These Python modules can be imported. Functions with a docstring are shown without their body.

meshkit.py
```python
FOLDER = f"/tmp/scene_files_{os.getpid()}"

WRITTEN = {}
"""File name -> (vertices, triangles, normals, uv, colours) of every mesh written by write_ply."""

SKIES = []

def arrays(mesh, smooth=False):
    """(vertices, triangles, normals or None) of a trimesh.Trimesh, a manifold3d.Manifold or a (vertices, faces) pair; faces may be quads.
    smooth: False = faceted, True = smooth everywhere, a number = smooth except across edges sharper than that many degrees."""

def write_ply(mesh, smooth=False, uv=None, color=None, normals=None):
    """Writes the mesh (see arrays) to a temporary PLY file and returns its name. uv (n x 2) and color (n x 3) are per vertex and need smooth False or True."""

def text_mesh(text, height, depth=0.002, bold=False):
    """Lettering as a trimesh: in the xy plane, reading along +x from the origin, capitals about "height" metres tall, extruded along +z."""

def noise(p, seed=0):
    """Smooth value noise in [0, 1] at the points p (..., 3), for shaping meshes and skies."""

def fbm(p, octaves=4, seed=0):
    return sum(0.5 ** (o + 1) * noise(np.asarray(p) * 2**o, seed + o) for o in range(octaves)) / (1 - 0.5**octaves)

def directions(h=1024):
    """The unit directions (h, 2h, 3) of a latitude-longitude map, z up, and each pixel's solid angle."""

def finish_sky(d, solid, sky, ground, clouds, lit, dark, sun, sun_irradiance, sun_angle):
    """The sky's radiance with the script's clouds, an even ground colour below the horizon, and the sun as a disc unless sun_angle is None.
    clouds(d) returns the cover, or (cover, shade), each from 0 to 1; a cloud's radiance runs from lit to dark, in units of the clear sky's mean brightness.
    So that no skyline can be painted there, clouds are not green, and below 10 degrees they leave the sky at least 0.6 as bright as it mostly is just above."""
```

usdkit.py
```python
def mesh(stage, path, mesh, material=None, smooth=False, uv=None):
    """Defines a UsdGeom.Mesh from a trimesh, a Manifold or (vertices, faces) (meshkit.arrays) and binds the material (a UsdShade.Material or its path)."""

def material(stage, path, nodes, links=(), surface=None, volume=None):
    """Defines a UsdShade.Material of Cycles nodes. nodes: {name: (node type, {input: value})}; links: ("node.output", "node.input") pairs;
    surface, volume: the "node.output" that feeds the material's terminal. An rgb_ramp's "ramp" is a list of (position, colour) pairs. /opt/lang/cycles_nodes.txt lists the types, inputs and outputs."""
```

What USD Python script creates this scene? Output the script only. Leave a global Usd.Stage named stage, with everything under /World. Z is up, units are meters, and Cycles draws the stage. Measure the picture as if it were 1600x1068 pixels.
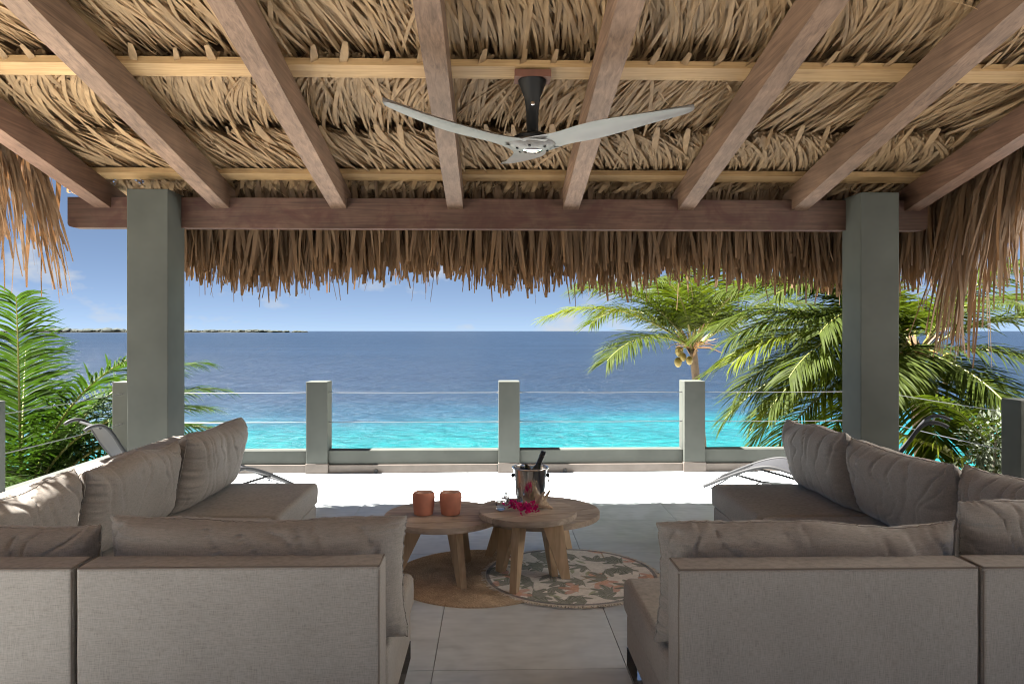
import math
import numpy as np
import trimesh
import manifold3d
from shapely import geometry as sg
from shapely import affinity as sa
from pxr import Usd, UsdGeom, UsdLux, UsdShade, Gf, Sdf, Vt
import usdkit
import meshkit

stage = Usd.Stage.CreateInMemory()
UsdGeom.SetStageUpAxis(stage, UsdGeom.Tokens.z)
UsdGeom.SetStageMetersPerUnit(stage, 1.0)
UsdGeom.Xform.Define(stage, "/World")
UsdGeom.Scope.Define(stage, "/World/Looks")
PI = math.pi

# ------------------------------------------------------------------ camera, sky, sun
EXPOSURE = 3.2
SUN_I, SKY_S = 1.25, 0.05
YAW = 1.48
cam = UsdGeom.Camera.Define(stage, "/World/camera")
cam.CreateHorizontalApertureAttr(36.0)
cam.CreateVerticalApertureAttr(24.03)
cam.CreateFocalLengthAttr(36.0 * 1160 / 1600)
cam.CreateVerticalApertureOffsetAttr(-36.0 * 17 / 1600)
cam.CreateClippingRangeAttr(Gf.Vec2f(0.05, 60000))
cam.CreateExposureAttr(EXPOSURE)
xf = UsdGeom.Xformable(cam)
xf.AddTranslateOp().Set(Gf.Vec3d(0, 0, 1.6))
xf.AddRotateZOp().Set(-YAW)
xf.AddRotateXOp().Set(90.0)

SUN = np.array([-0.60, 0.035, 1.0])
SUN /= np.linalg.norm(SUN)
EL, ROT = math.asin(SUN[2]), math.atan2(SUN[0], SUN[1])
sky_mat = usdkit.material(stage, "/World/Looks/sky", {
    "sky": ("sky_texture", {"sky_type": "single_scattering", "sun_disc": False, "sun_elevation": EL, "sun_rotation": ROT,
                            "altitude": 0.0, "air_density": 0.16, "aerosol_density": 0.03, "ozone_density": 2.0}),
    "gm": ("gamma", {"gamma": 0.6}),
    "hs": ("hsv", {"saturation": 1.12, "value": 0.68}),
    "tc": ("texture_coordinate", {}),
    "map": ("mapping", {"mapping_type": "point", "location": (2.6, 4.4, 0.9), "scale": (1.0, 1.0, 2.1)}),
    "n": ("noise_texture", {"scale": 9.0, "detail": 6.0, "roughness": 0.55}),
    "r": ("rgb_ramp", {"ramp": [(0.0, (0, 0, 0)), (0.545, (0, 0, 0)), (0.68, (1, 1, 1)), (1.0, (1, 1, 1))]}),
    "op": ("math", {"math_type": "multiply", "value2": 0.85}),
    "mx": ("mix", {"mix_type": "mix", "color2": (1.5, 1.56, 1.64)}),
    "bg": ("background_shader", {"strength": SKY_S}),
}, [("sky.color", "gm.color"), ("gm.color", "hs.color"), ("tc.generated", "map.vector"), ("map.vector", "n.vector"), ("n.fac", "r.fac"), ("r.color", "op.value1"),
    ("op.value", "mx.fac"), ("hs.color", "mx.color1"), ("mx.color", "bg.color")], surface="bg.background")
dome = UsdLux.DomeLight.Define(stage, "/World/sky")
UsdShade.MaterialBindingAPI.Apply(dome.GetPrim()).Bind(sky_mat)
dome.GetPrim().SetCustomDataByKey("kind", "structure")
sun = UsdLux.DistantLight.Define(stage, "/World/sun")
sun.CreateNormalizeAttr(True)
sun.CreateIntensityAttr(SUN_I)
sun.CreateAngleAttr(0.53)
sun.CreateColorAttr(Gf.Vec3f(1.0, 0.965, 0.91))
az = math.atan2(SUN[1], SUN[0])
sx = UsdGeom.Xformable(sun)
sx.AddRotateZOp().Set(math.degrees(az) + 90.0)
sx.AddRotateXOp().Set(math.degrees(PI / 2 - EL))

# ------------------------------------------------------------------ helpers
used = {}


def numbered(parent, name):
    k = used.get((parent, name), 0)
    used[(parent, name)] = k + 1
    return f"{parent}/{name}" + (f"_{k:03d}" if k else "")


def tag(o, label=None, cat=None, group=None, kind=None):
    p = o.GetPrim()
    for k, v in (("label", label), ("category", cat), ("group", group), ("kind", kind)):
        if v:
            p.SetCustomDataByKey(k, v)
    return o


def path_of(parent):
    return "/World" if parent is None else str(parent.GetPath())


def obj(name, mesh, mat, parent=None, smooth=False, label=None, kind=None, color=None):
    m = usdkit.mesh(stage, numbered(path_of(parent), name), mesh, M[mat], smooth=smooth)
    if color is not None:
        UsdGeom.PrimvarsAPI(m).CreatePrimvar("print", Sdf.ValueTypeNames.Color3fArray, "vertex").Set(Vt.Vec3fArray.FromNumpy(np.asarray(color, np.float32)))
    return tag(m, label=label, kind=kind)


def thing(name, label, cat, loc=(0, 0, 0), rot=0.0, group=None):
    x = UsdGeom.Xform.Define(stage, numbered("/World", name))
    x.AddTranslateOp().Set(Gf.Vec3d(*map(float, loc)))
    if rot:
        x.AddRotateZOp().Set(float(rot))
    return tag(x, label, cat, group)


def structure(name, mesh, mat, smooth=False):
    return obj(name, mesh, mat, None, smooth, kind="structure")


def box(x0, x1, y0, y1, z0, z1):
    b = trimesh.creation.box([x1 - x0, y1 - y0, z1 - z0])
    b.apply_translation([(x0 + x1) / 2, (y0 + y1) / 2, (z0 + z1) / 2])
    return b


def cat(*ms):
    return trimesh.util.concatenate(list(ms))


def grid_faces(n, m, off=0, wrap=False):
    i, j = np.meshgrid(np.arange(n - 1), np.arange(m if wrap else m - 1), indexing="ij")
    j2 = (j + 1) % m
    a, b, c, d = i * m + j, i * m + j2, (i + 1) * m + j2, (i + 1) * m + j
    return np.concatenate([np.stack([a, b, c], -1).reshape(-1, 3), np.stack([a, c, d], -1).reshape(-1, 3)]) + off


def rbox(w, d, h, r, n=8, nr=3, noise=0.0, seed=0, puff=0.0):
    """Box with rounded edges, centre at origin."""
    def axis(half):
        e = np.linspace(0, r, nr + 1)
        return np.concatenate([-half + e, np.linspace(-half + r, half - r, n + 1)[1:-1], half - r + e])
    X, Y, Z = axis(w / 2), axis(d / 2), axis(h / 2)
    V, F, o = [], [], 0
    for (A, B, fix, half, perm) in ((X, Y, 2, h / 2, (0, 1, 2)), (Y, Z, 0, w / 2, (1, 2, 0)), (Z, X, 1, d / 2, (2, 0, 1))):
        for s in (-1, 1):
            a, b = np.meshgrid(A, B, indexing="ij")
            p = np.zeros(a.shape + (3,))
            p[..., perm[0]], p[..., perm[1]], p[..., perm[2]] = a, b, s * half
            f = grid_faces(len(A), len(B), o)
            # (i,j)->(i,j+1)->(i+1,j+1): orientation -fix; flip for +
            F.append(f if s < 0 else f[:, ::-1])
            V.append(p.reshape(-1, 3))
            o += a.size
    v, f = np.vstack(V), np.vstack(F)
    hs = np.array([w, d, h]) / 2
    inner = np.clip(v, -hs + r, hs - r)
    dv = v - inner
    ln = np.linalg.norm(dv, axis=1, keepdims=True)
    nrm = dv / np.maximum(ln, 1e-9)
    v = inner + r * nrm
    if puff:
        u = np.clip(v / hs, -1, 1)
        k = (1 - u[:, 0] ** 2) * (1 - u[:, 1] ** 2)
        v[:, 2] += puff * k * np.sign(v[:, 2]) * (np.abs(u[:, 2]) > 0.5)
        k2 = (1 - u[:, 2] ** 2)
        v[:, 0] += 0.4 * puff * k2 * (np.abs(u[:, 0]) > 0.9) * np.sign(u[:, 0])
        v[:, 1] += 0.4 * puff * k2 * (np.abs(u[:, 1]) > 0.9) * np.sign(u[:, 1])
    if noise:
        v = v + nrm * noise * (meshkit.fbm(v * 9 + seed * 7.3, 3, seed)[:, None] - 0.5) * 2
    m = trimesh.Trimesh(v, f, process=False)
    m.merge_vertices(digits_vertex=6)
    return m


def tube(pts, r, sides=8, closed=False):
    p = np.asarray(pts, float)
    if closed:
        t = np.roll(p, -1, 0) - np.roll(p, 1, 0)
    else:
        t = np.gradient(p, axis=0)
    t /= np.linalg.norm(t, axis=1, keepdims=True) + 1e-12
    ref = np.array([0, 0, 1.0]) if abs(t[:, 2]).mean() < 0.8 else np.array([0, 1.0, 0])
    a = np.cross(t, ref)
    a /= np.linalg.norm(a, axis=1, keepdims=True) + 1e-12
    b = np.cross(a, t)
    ang = np.arange(sides) * 2 * PI / sides
    rr = np.broadcast_to(r, (len(p),))
    v = p[:, None] + rr[:, None, None] * (np.cos(ang)[None, :, None] * a[:, None] + np.sin(ang)[None, :, None] * b[:, None])
    n = len(p)
    f = grid_faces(n, sides, 0, True)
    v = v.reshape(-1, 3)
    if closed:
        k = np.arange(sides)
        a0, b0 = (n - 1) * sides + k, (n - 1) * sides + (k + 1) % sides
        c0, d0 = (k + 1) % sides, k
        f = np.vstack([f, np.stack([a0, b0, c0], -1), np.stack([a0, c0, d0], -1)])
    else:
        o = len(v)
        v = np.vstack([v, p[:1], p[-1:]])
        k = np.arange(sides)
        f = np.vstack([f, np.stack([np.full(sides, o), (k + 1) % sides, k], -1), np.stack([np.full(sides, o + 1), (n - 1) * sides + k, (n - 1) * sides + (k + 1) % sides], -1)])
    return trimesh.Trimesh(v, f, process=False)


def lathe(profile, n=40, z0=0.0):
    p = np.asarray(profile, float)
    a = np.arange(n) * 2 * PI / n
    v = np.stack([p[:, None, 0] * np.cos(a), p[:, None, 0] * np.sin(a), np.broadcast_to(p[:, None, 1] + z0, (len(p), n))], -1).reshape(-1, 3)
    return trimesh.Trimesh(v, grid_faces(len(p), n, 0, True), process=False)


def hull(pts):
    return trimesh.convex.convex_hull(np.asarray(pts, float))


def ribbons(C, W):
    """C (n,k,3) centre lines, W (n,k,3) half-width vectors -> one mesh of n separate ribbons."""
    n, k, _ = C.shape
    v = np.stack([C - W, C + W], 2).reshape(-1, 3)
    b = np.arange(n)[:, None] * (2 * k) + np.arange(k - 1)[None] * 2
    f = np.concatenate([np.stack([b, b + 1, b + 3], -1).reshape(-1, 3), np.stack([b, b + 3, b + 2], -1).reshape(-1, 3)])
    return trimesh.Trimesh(v, f, process=False)


def norm(v):
    return v / (np.linalg.norm(v, axis=-1, keepdims=True) + 1e-12)


# ------------------------------------------------------------------ materials
M = {}


def mat(name, nodes, links, surface="p.BSDF"):
    M[name] = usdkit.material(stage, "/World/Looks/" + name, nodes, links, surface=surface)


def plain(name, color, rough=0.5, var=0.12, scale=6.0, bump=0.0, bscale=60.0, **kw):
    c = np.array(color)
    nodes = {"tc": ("texture_coordinate", {}), "n": ("noise_texture", {"scale": scale, "detail": 5.0, "roughness": 0.6}),
             "r": ("rgb_ramp", {"ramp": [(0.3, c * (1 - var)), (0.7, c * (1 + var))]}),
             "p": ("principled_bsdf", {"roughness": rough, **kw})}
    links = [("tc.object", "n.vector"), ("n.fac", "r.fac"), ("r.color", "p.base_color")]
    if bump:
        nodes["n2"] = ("noise_texture", {"scale": bscale, "detail": 4.0})
        nodes["b"] = ("bump", {"strength": 0.6, "distance": bump})
        links += [("tc.object", "n2.vector"), ("n2.fac", "b.height"), ("b.normal", "p.normal")]
    mat(name, nodes, links)


def wood(name, dark, light, stretch, rough=0.6, blotch=0.25, bump=0.0015, scale=1.0, stain=None):
    """Grain runs along the axis with the small stretch factor."""
    d, l = np.array(dark), np.array(light)
    nodes = {"tc": ("texture_coordinate", {}), "oi": ("object_info", {}),
             "add": ("mix", {"mix_type": "add", "fac": 1.0}),
             "sc": ("mix", {"mix_type": "multiply", "fac": 1.0, "color2": (37.0, 17.0, 23.0)}),
             "cr": ("combine_xyz", {}),
             "m": ("mapping", {"mapping_type": "point", "scale": tuple(np.array(stretch) * scale)}),
             "n": ("noise_texture", {"scale": 1.0, "detail": 8.0, "roughness": 0.65, "distortion": 0.6}),
             "n2": ("noise_texture", {"scale": 2.2, "detail": 4.0, "roughness": 0.6}),
             "r": ("rgb_ramp", {"ramp": [(0.28, d), (0.5, (d + l) / 2), (0.72, l)]}),
             "r2": ("rgb_ramp", {"ramp": [(0.3, np.full(3, 1 - blotch)), (0.7, np.full(3, 1 + blotch * 0.5))]}),
             "mu": ("mix", {"mix_type": "multiply", "fac": 1.0}),
             "tint": ("map_range", {"from_min": 0.0, "from_max": 1.0, "to_min": 0.82, "to_max": 1.15}),
             "tv": ("combine_xyz", {}),
             "mu2": ("mix", {"mix_type": "multiply", "fac": 1.0}),
             "b": ("bump", {"strength": 0.5, "distance": bump}),
             "p": ("principled_bsdf", {"roughness": rough, "specular_ior_level": 0.3})}
    links = [("oi.random", "cr.x"), ("oi.random", "cr.y"), ("oi.random", "cr.z"), ("cr.vector", "sc.color1"), ("sc.color", "add.color2"), ("tc.object", "add.color1"),
             ("add.color", "m.vector"), ("m.vector", "n.vector"), ("n.fac", "r.fac"), ("add.color", "n2.vector"), ("n2.fac", "r2.fac"), ("r.color", "mu.color1"), ("r2.color", "mu.color2"),
             ("oi.random", "tint.value"), ("tint.result", "tv.x"), ("tint.result", "tv.y"), ("tint.result", "tv.z"), ("mu.color", "mu2.color1"), ("tv.vector", "mu2.color2"),
             ("n.fac", "b.height"), ("b.normal", "p.normal")]
    last = "mu2.color"
    if stain is not None:
        nodes["n3"] = ("noise_texture", {"scale": 4.0, "detail": 6.0, "roughness": 0.65, "distortion": 0.6})
        nodes["r3"] = ("rgb_ramp", {"ramp": [(0.0, (0, 0, 0)), (0.46, (0, 0, 0)), (0.62, (0.65, 0.65, 0.65)), (1.0, (0.8, 0.8, 0.8))]})
        nodes["st"] = ("mix", {"mix_type": "mix", "color2": tuple(stain)})
        links += [("add.color", "n3.vector"), ("n3.fac", "r3.fac"), ("r3.color", "st.fac"), (last, "st.color1")]
        last = "st.color"
    mat(name, nodes, links + [(last, "p.base_color")])


def leafy(name, cols, rough=0.45, trans=0.35, tcol=None, streak=None, spec=0.4):
    """Ribbon foliage: a tone per ribbon, both sides lit through."""
    nodes = {"g": ("geometry", {}), "r": ("rgb_ramp", {"ramp": [(i / (len(cols) - 1), c) for i, c in enumerate(cols)]}),
             "p": ("principled_bsdf", {"roughness": rough, "specular_ior_level": spec}), "t": ("translucent_bsdf", {}), "mx": ("mix_closure", {"fac": trans}),
             "tm": ("mix", {"mix_type": "multiply", "fac": 1.0, "color2": tuple(tcol or (1, 1, 1))}),
             "tc": ("texture_coordinate", {}), "mp": ("mapping", {"mapping_type": "point", "scale": tuple(streak or (6, 6, 6))}), "n": ("noise_texture", {"scale": 1.0, "detail": 4.0}),
             "r2": ("rgb_ramp", {"ramp": [(0.3, (0.72, 0.70, 0.68)), (0.7, (1.18, 1.18, 1.18))]}), "mu": ("mix", {"mix_type": "multiply", "fac": 1.0})}
    links = [("g.random_per_island", "r.fac"), ("tc.object", "mp.vector"), ("mp.vector", "n.vector"), ("n.fac", "r2.fac"), ("r.color", "mu.color1"), ("r2.color", "mu.color2"),
             ("mu.color", "p.base_color"), ("mu.color", "tm.color1"), ("tm.color", "t.color"), ("p.BSDF", "mx.closure1"), ("t.BSDF", "mx.closure2")]
    mat(name, nodes, links, "mx.closure")


def fabric(name, color, dark=0.70):
    c = np.array(color)
    nodes = {"tc": ("texture_coordinate", {}),
             "m1": ("mapping", {"mapping_type": "point", "scale": (520, 520, 42)}), "m2": ("mapping", {"mapping_type": "point", "scale": (42, 42, 520)}),
             "n1": ("noise_texture", {"scale": 1.0, "detail": 2.0}), "n2": ("noise_texture", {"scale": 1.0, "detail": 2.0}),
             "a": ("math", {"math_type": "add"}), "h": ("math", {"math_type": "multiply", "value2": 0.5}),
             "r": ("rgb_ramp", {"ramp": [(0.32, c * dark), (0.5, c), (0.68, c * 1.18)]}),
             "n3": ("noise_texture", {"scale": 5.0, "detail": 4.0}), "r3": ("rgb_ramp", {"ramp": [(0.3, (0.95, 0.95, 0.95)), (0.7, (1.04, 1.04, 1.04))]}),
             "mu": ("mix", {"mix_type": "multiply", "fac": 1.0}),
             "b": ("bump", {"strength": 0.35, "distance": 0.0012}),
             "p": ("principled_bsdf", {"roughness": 0.85, "specular_ior_level": 0.2, "sheen_weight": 0.12, "sheen_roughness": 0.4})}
    mat(name, nodes, [("tc.object", "m1.vector"), ("tc.object", "m2.vector"), ("m1.vector", "n1.vector"), ("m2.vector", "n2.vector"), ("n1.fac", "a.value1"), ("n2.fac", "a.value2"), ("a.value", "h.value1"),
                      ("h.value", "r.fac"), ("tc.object", "n3.vector"), ("n3.fac", "r3.fac"), ("r.color", "mu.color1"), ("r3.color", "mu.color2"), ("mu.color", "p.base_color"), ("h.value", "b.height"), ("b.normal", "p.normal")])


plain("painted_wall", (0.066, 0.070, 0.061), 0.75, 0.16, 2.2, 0.0006, 220.0, specular_ior_level=0.2)
plain("skirting_stone", (0.12, 0.10, 0.085), 0.6, 0.12, 7.0, specular_ior_level=0.3)
wood("rafter_wood", (0.10, 0.061, 0.041), (0.255, 0.162, 0.11), (42, 1.6, 42), 0.62, 0.3)
wood("dark_rafter_wood", (0.085, 0.045, 0.03), (0.19, 0.11, 0.075), (42, 1.6, 42), 0.62, 0.3)
wood("beam_wood", (0.055, 0.031, 0.023), (0.15, 0.085, 0.06), (1.6, 42, 42), 0.6, 0.3, stain=(0.06, 0.022, 0.018))
wood("purlin_wood", (0.22, 0.13, 0.055), (0.40, 0.265, 0.125), (2.2, 60, 60), 0.6, 0.2)
wood("table_top_wood", (0.30, 0.235, 0.18), (0.60, 0.485, 0.38), (2.2, 30, 30), 0.6, 0.32)
wood("table_leg_wood", (0.38, 0.255, 0.15), (0.62, 0.46, 0.30), (34, 34, 2.2), 0.6, 0.3)
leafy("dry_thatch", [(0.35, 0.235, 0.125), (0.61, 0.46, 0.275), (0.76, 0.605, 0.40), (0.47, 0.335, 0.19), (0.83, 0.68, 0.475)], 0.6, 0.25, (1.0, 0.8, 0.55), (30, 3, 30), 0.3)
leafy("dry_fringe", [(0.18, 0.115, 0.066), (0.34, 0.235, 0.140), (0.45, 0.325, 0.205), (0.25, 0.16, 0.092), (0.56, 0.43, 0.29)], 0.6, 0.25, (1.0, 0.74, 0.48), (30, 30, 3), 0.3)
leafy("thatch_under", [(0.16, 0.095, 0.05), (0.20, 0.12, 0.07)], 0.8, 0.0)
leafy("palm_leaf", [(0.040, 0.056, 0.009), (0.072, 0.088, 0.015), (0.112, 0.118, 0.024), (0.050, 0.066, 0.011), (0.135, 0.134, 0.036)], 0.6, 0.45, (1.5, 1.6, 0.45), (9, 9, 9), 0.12)
leafy("palm_leaf_deep", [(0.024, 0.046, 0.009), (0.044, 0.066, 0.013), (0.075, 0.092, 0.020), (0.031, 0.052, 0.010), (0.092, 0.100, 0.028)], 0.6, 0.4, (1.3, 1.5, 0.5), (9, 9, 9), 0.12)
leafy("palm_leaf_yellow", [(0.085, 0.105, 0.012), (0.14, 0.14, 0.018), (0.065, 0.09, 0.012)], 0.35, 0.42, (1.3, 1.3, 0.4), (9, 9, 9), 0.12)
leafy("silver_leaf", [(0.12, 0.14, 0.10), (0.17, 0.19, 0.15), (0.08, 0.11, 0.06), (0.21, 0.22, 0.18)], 0.55, 0.3, (1, 1.05, 0.8))
leafy("bract", [(0.62, 0.01, 0.20), (0.80, 0.02, 0.30), (0.50, 0.005, 0.17)], 0.5, 0.35, (1.0, 0.5, 0.8))
plain("midrib", (0.15, 0.15, 0.035), 0.45, 0.2)
plain("dry_sheath", (0.13, 0.08, 0.04), 0.8, 0.3, 12.0)
plain("orange_stalk", (0.30, 0.15, 0.035), 0.6, 0.25, 12.0)
plain("coconut", (0.17, 0.135, 0.03), 0.45, 0.35, 9.0)
plain("palm_trunk", (0.11, 0.085, 0.065), 0.85, 0.3, 14.0, 0.01, 40.0)
fabric("sofa_fabric", (0.300, 0.270, 0.236))
plain("piping_cord", (0.16, 0.13, 0.105), 0.9, 0.1)
plain("chrome", (0.75, 0.75, 0.76), 0.08, 0.02, metallic=1.0)
plain("bucket_steel", (0.72, 0.70, 0.67), 0.1, 0.03, metallic=1.0)
plain("aluminium", (0.03, 0.03, 0.031), 0.55, 0.05, specular_ior_level=0.2)
plain("cable_steel", (0.16, 0.16, 0.16), 0.35, 0.05, metallic=0.8)
plain("fan_silver", (0.15, 0.143, 0.138), 0.45, 0.04)
plain("fan_black", (0.008, 0.008, 0.008), 0.5, 0.1, specular_ior_level=0.2)
plain("fan_block", (0.12, 0.045, 0.025), 0.6, 0.3)
plain("lens_glass", (0.80, 0.82, 0.82), 0.1, 0.03)
plain("terracotta", (0.62, 0.25, 0.155), 0.75, 0.12, 10.0, 0.0006, 140.0)
plain("pot_inside", (0.70, 0.44, 0.33), 0.8, 0.1, 10.0)
plain("candle_wax", (0.75, 0.66, 0.55), 0.6, 0.05)
plain("bottle_glass", (0.012, 0.018, 0.012), 0.12, 0.1)
plain("bottle_foil", (0.03, 0.028, 0.027), 0.35, 0.2, metallic=0.4)
plain("driftwood", (0.46, 0.36, 0.25), 0.85, 0.3, 25.0, 0.003, 60.0)
plain("black_pipe", (0.012, 0.012, 0.012), 0.5, 0.1)
plain("rug_fringe", (0.66, 0.59, 0.50), 0.95, 0.15)
plain("sand_ground", (0.56, 0.50, 0.40), 0.9, 0.25, 0.8)
plain("island_sand", (0.06, 0.056, 0.045), 0.9, 0.2, 0.02)
plain("island_green", (0.012, 0.018, 0.013), 0.9, 0.4, 0.03)
mat("clear_glass", {"p": ("principled_bsdf", {"base_color": (0.98, 0.99, 0.99), "roughness": 0.02, "ior": 1.45, "transmission_weight": 1.0})}, [])
mat("sling", {"tc": ("texture_coordinate", {}), "n": ("noise_texture", {"scale": 420.0, "detail": 1.0}), "r": ("rgb_ramp", {"ramp": [(0.3, (0.008, 0.008, 0.010)), (0.7, (0.022, 0.022, 0.026))]}),
              "p": ("principled_bsdf", {"roughness": 0.75})}, [("tc.object", "n.vector"), ("n.fac", "r.fac"), ("r.color", "p.base_color")])
# floor tile: large format stoneware with soft clouding, a tone per tile
mat("floor_tile", {"g": ("geometry", {}), "oi": ("object_info", {}), "n": ("noise_texture", {"scale": 1.7, "detail": 7.0, "roughness": 0.62, "distortion": 0.4}),
                   "m": ("mapping", {"mapping_type": "point", "scale": (3.0, 9.0, 1.0)}), "n2": ("noise_texture", {"scale": 2.2, "detail": 5.0}),
                   "a": ("math", {"math_type": "add"}), "h": ("math", {"math_type": "multiply", "value2": 0.5}),
                   "r": ("rgb_ramp", {"ramp": [(0.33, (0.43, 0.455, 0.47)), (0.5, (0.51, 0.54, 0.556)), (0.67, (0.575, 0.605, 0.62))]}),
                   "t": ("map_range", {"to_min": 0.93, "to_max": 1.06}), "tv": ("combine_xyz", {}), "mu": ("mix", {"mix_type": "multiply", "fac": 1.0}),
                   "rr": ("map_range", {"from_min": 0.35, "from_max": 0.65, "to_min": 0.22, "to_max": 0.40}),
                   "p": ("principled_bsdf", {"roughness": 0.4, "specular_ior_level": 0.45})},
    [("g.position", "n.vector"), ("g.position", "m.vector"), ("m.vector", "n2.vector"), ("n.fac", "a.value1"), ("n2.fac", "a.value2"), ("a.value", "h.value1"), ("h.value", "r.fac"),
     ("oi.random", "t.value"), ("t.result", "tv.x"), ("t.result", "tv.y"), ("t.result", "tv.z"), ("r.color", "mu.color1"), ("tv.vector", "mu.color2"), ("mu.color", "p.base_color"),
     ("n.fac", "rr.value"), ("rr.result", "p.roughness")])
plain("house_render", (0.11, 0.09, 0.075), 0.85, 0.05, 2.0)
plain("pale_stone", (0.74, 0.72, 0.69), 0.8, 0.06, 2.0)
plain("white_render", (0.80, 0.79, 0.77), 0.85, 0.03, 2.0)
plain("grout", (0.16, 0.15, 0.14), 0.9, 0.1)
mat("jute", {"tc": ("texture_coordinate", {}), "n": ("noise_texture", {"scale": 160.0, "detail": 3.0}), "n1": ("noise_texture", {"scale": 9.0, "detail": 4.0}),
             "r": ("rgb_ramp", {"ramp": [(0.3, (0.32, 0.235, 0.155)), (0.7, (0.62, 0.485, 0.345))]}), "r1": ("rgb_ramp", {"ramp": [(0.3, (0.8, 0.8, 0.8)), (0.7, (1.15, 1.13, 1.1))]}),
             "mu": ("mix", {"mix_type": "multiply", "fac": 1.0}), "p": ("principled_bsdf", {"roughness": 0.9, "specular_ior_level": 0.15})},
    [("tc.object", "n.vector"), ("tc.object", "n1.vector"), ("n.fac", "r.fac"), ("n1.fac", "r1.fac"), ("r.color", "mu.color1"), ("r1.color", "mu.color2"), ("mu.color", "p.base_color")])
mat("printed_rug", {"a": ("attribute", {"attribute": "print"}), "tc": ("texture_coordinate", {}), "n": ("noise_texture", {"scale": 300.0, "detail": 1.0}),
                    "r": ("rgb_ramp", {"ramp": [(0.3, (0.82, 0.82, 0.82)), (0.7, (1.1, 1.1, 1.1))]}), "mu": ("mix", {"mix_type": "multiply", "fac": 1.0}), "p": ("principled_bsdf", {"roughness": 0.95, "specular_ior_level": 0.1})},
    [("a.color", "mu.color1"), ("tc.object", "n.vector"), ("n.fac", "r.fac"), ("r.color", "mu.color2"), ("mu.color", "p.base_color")])
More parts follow.
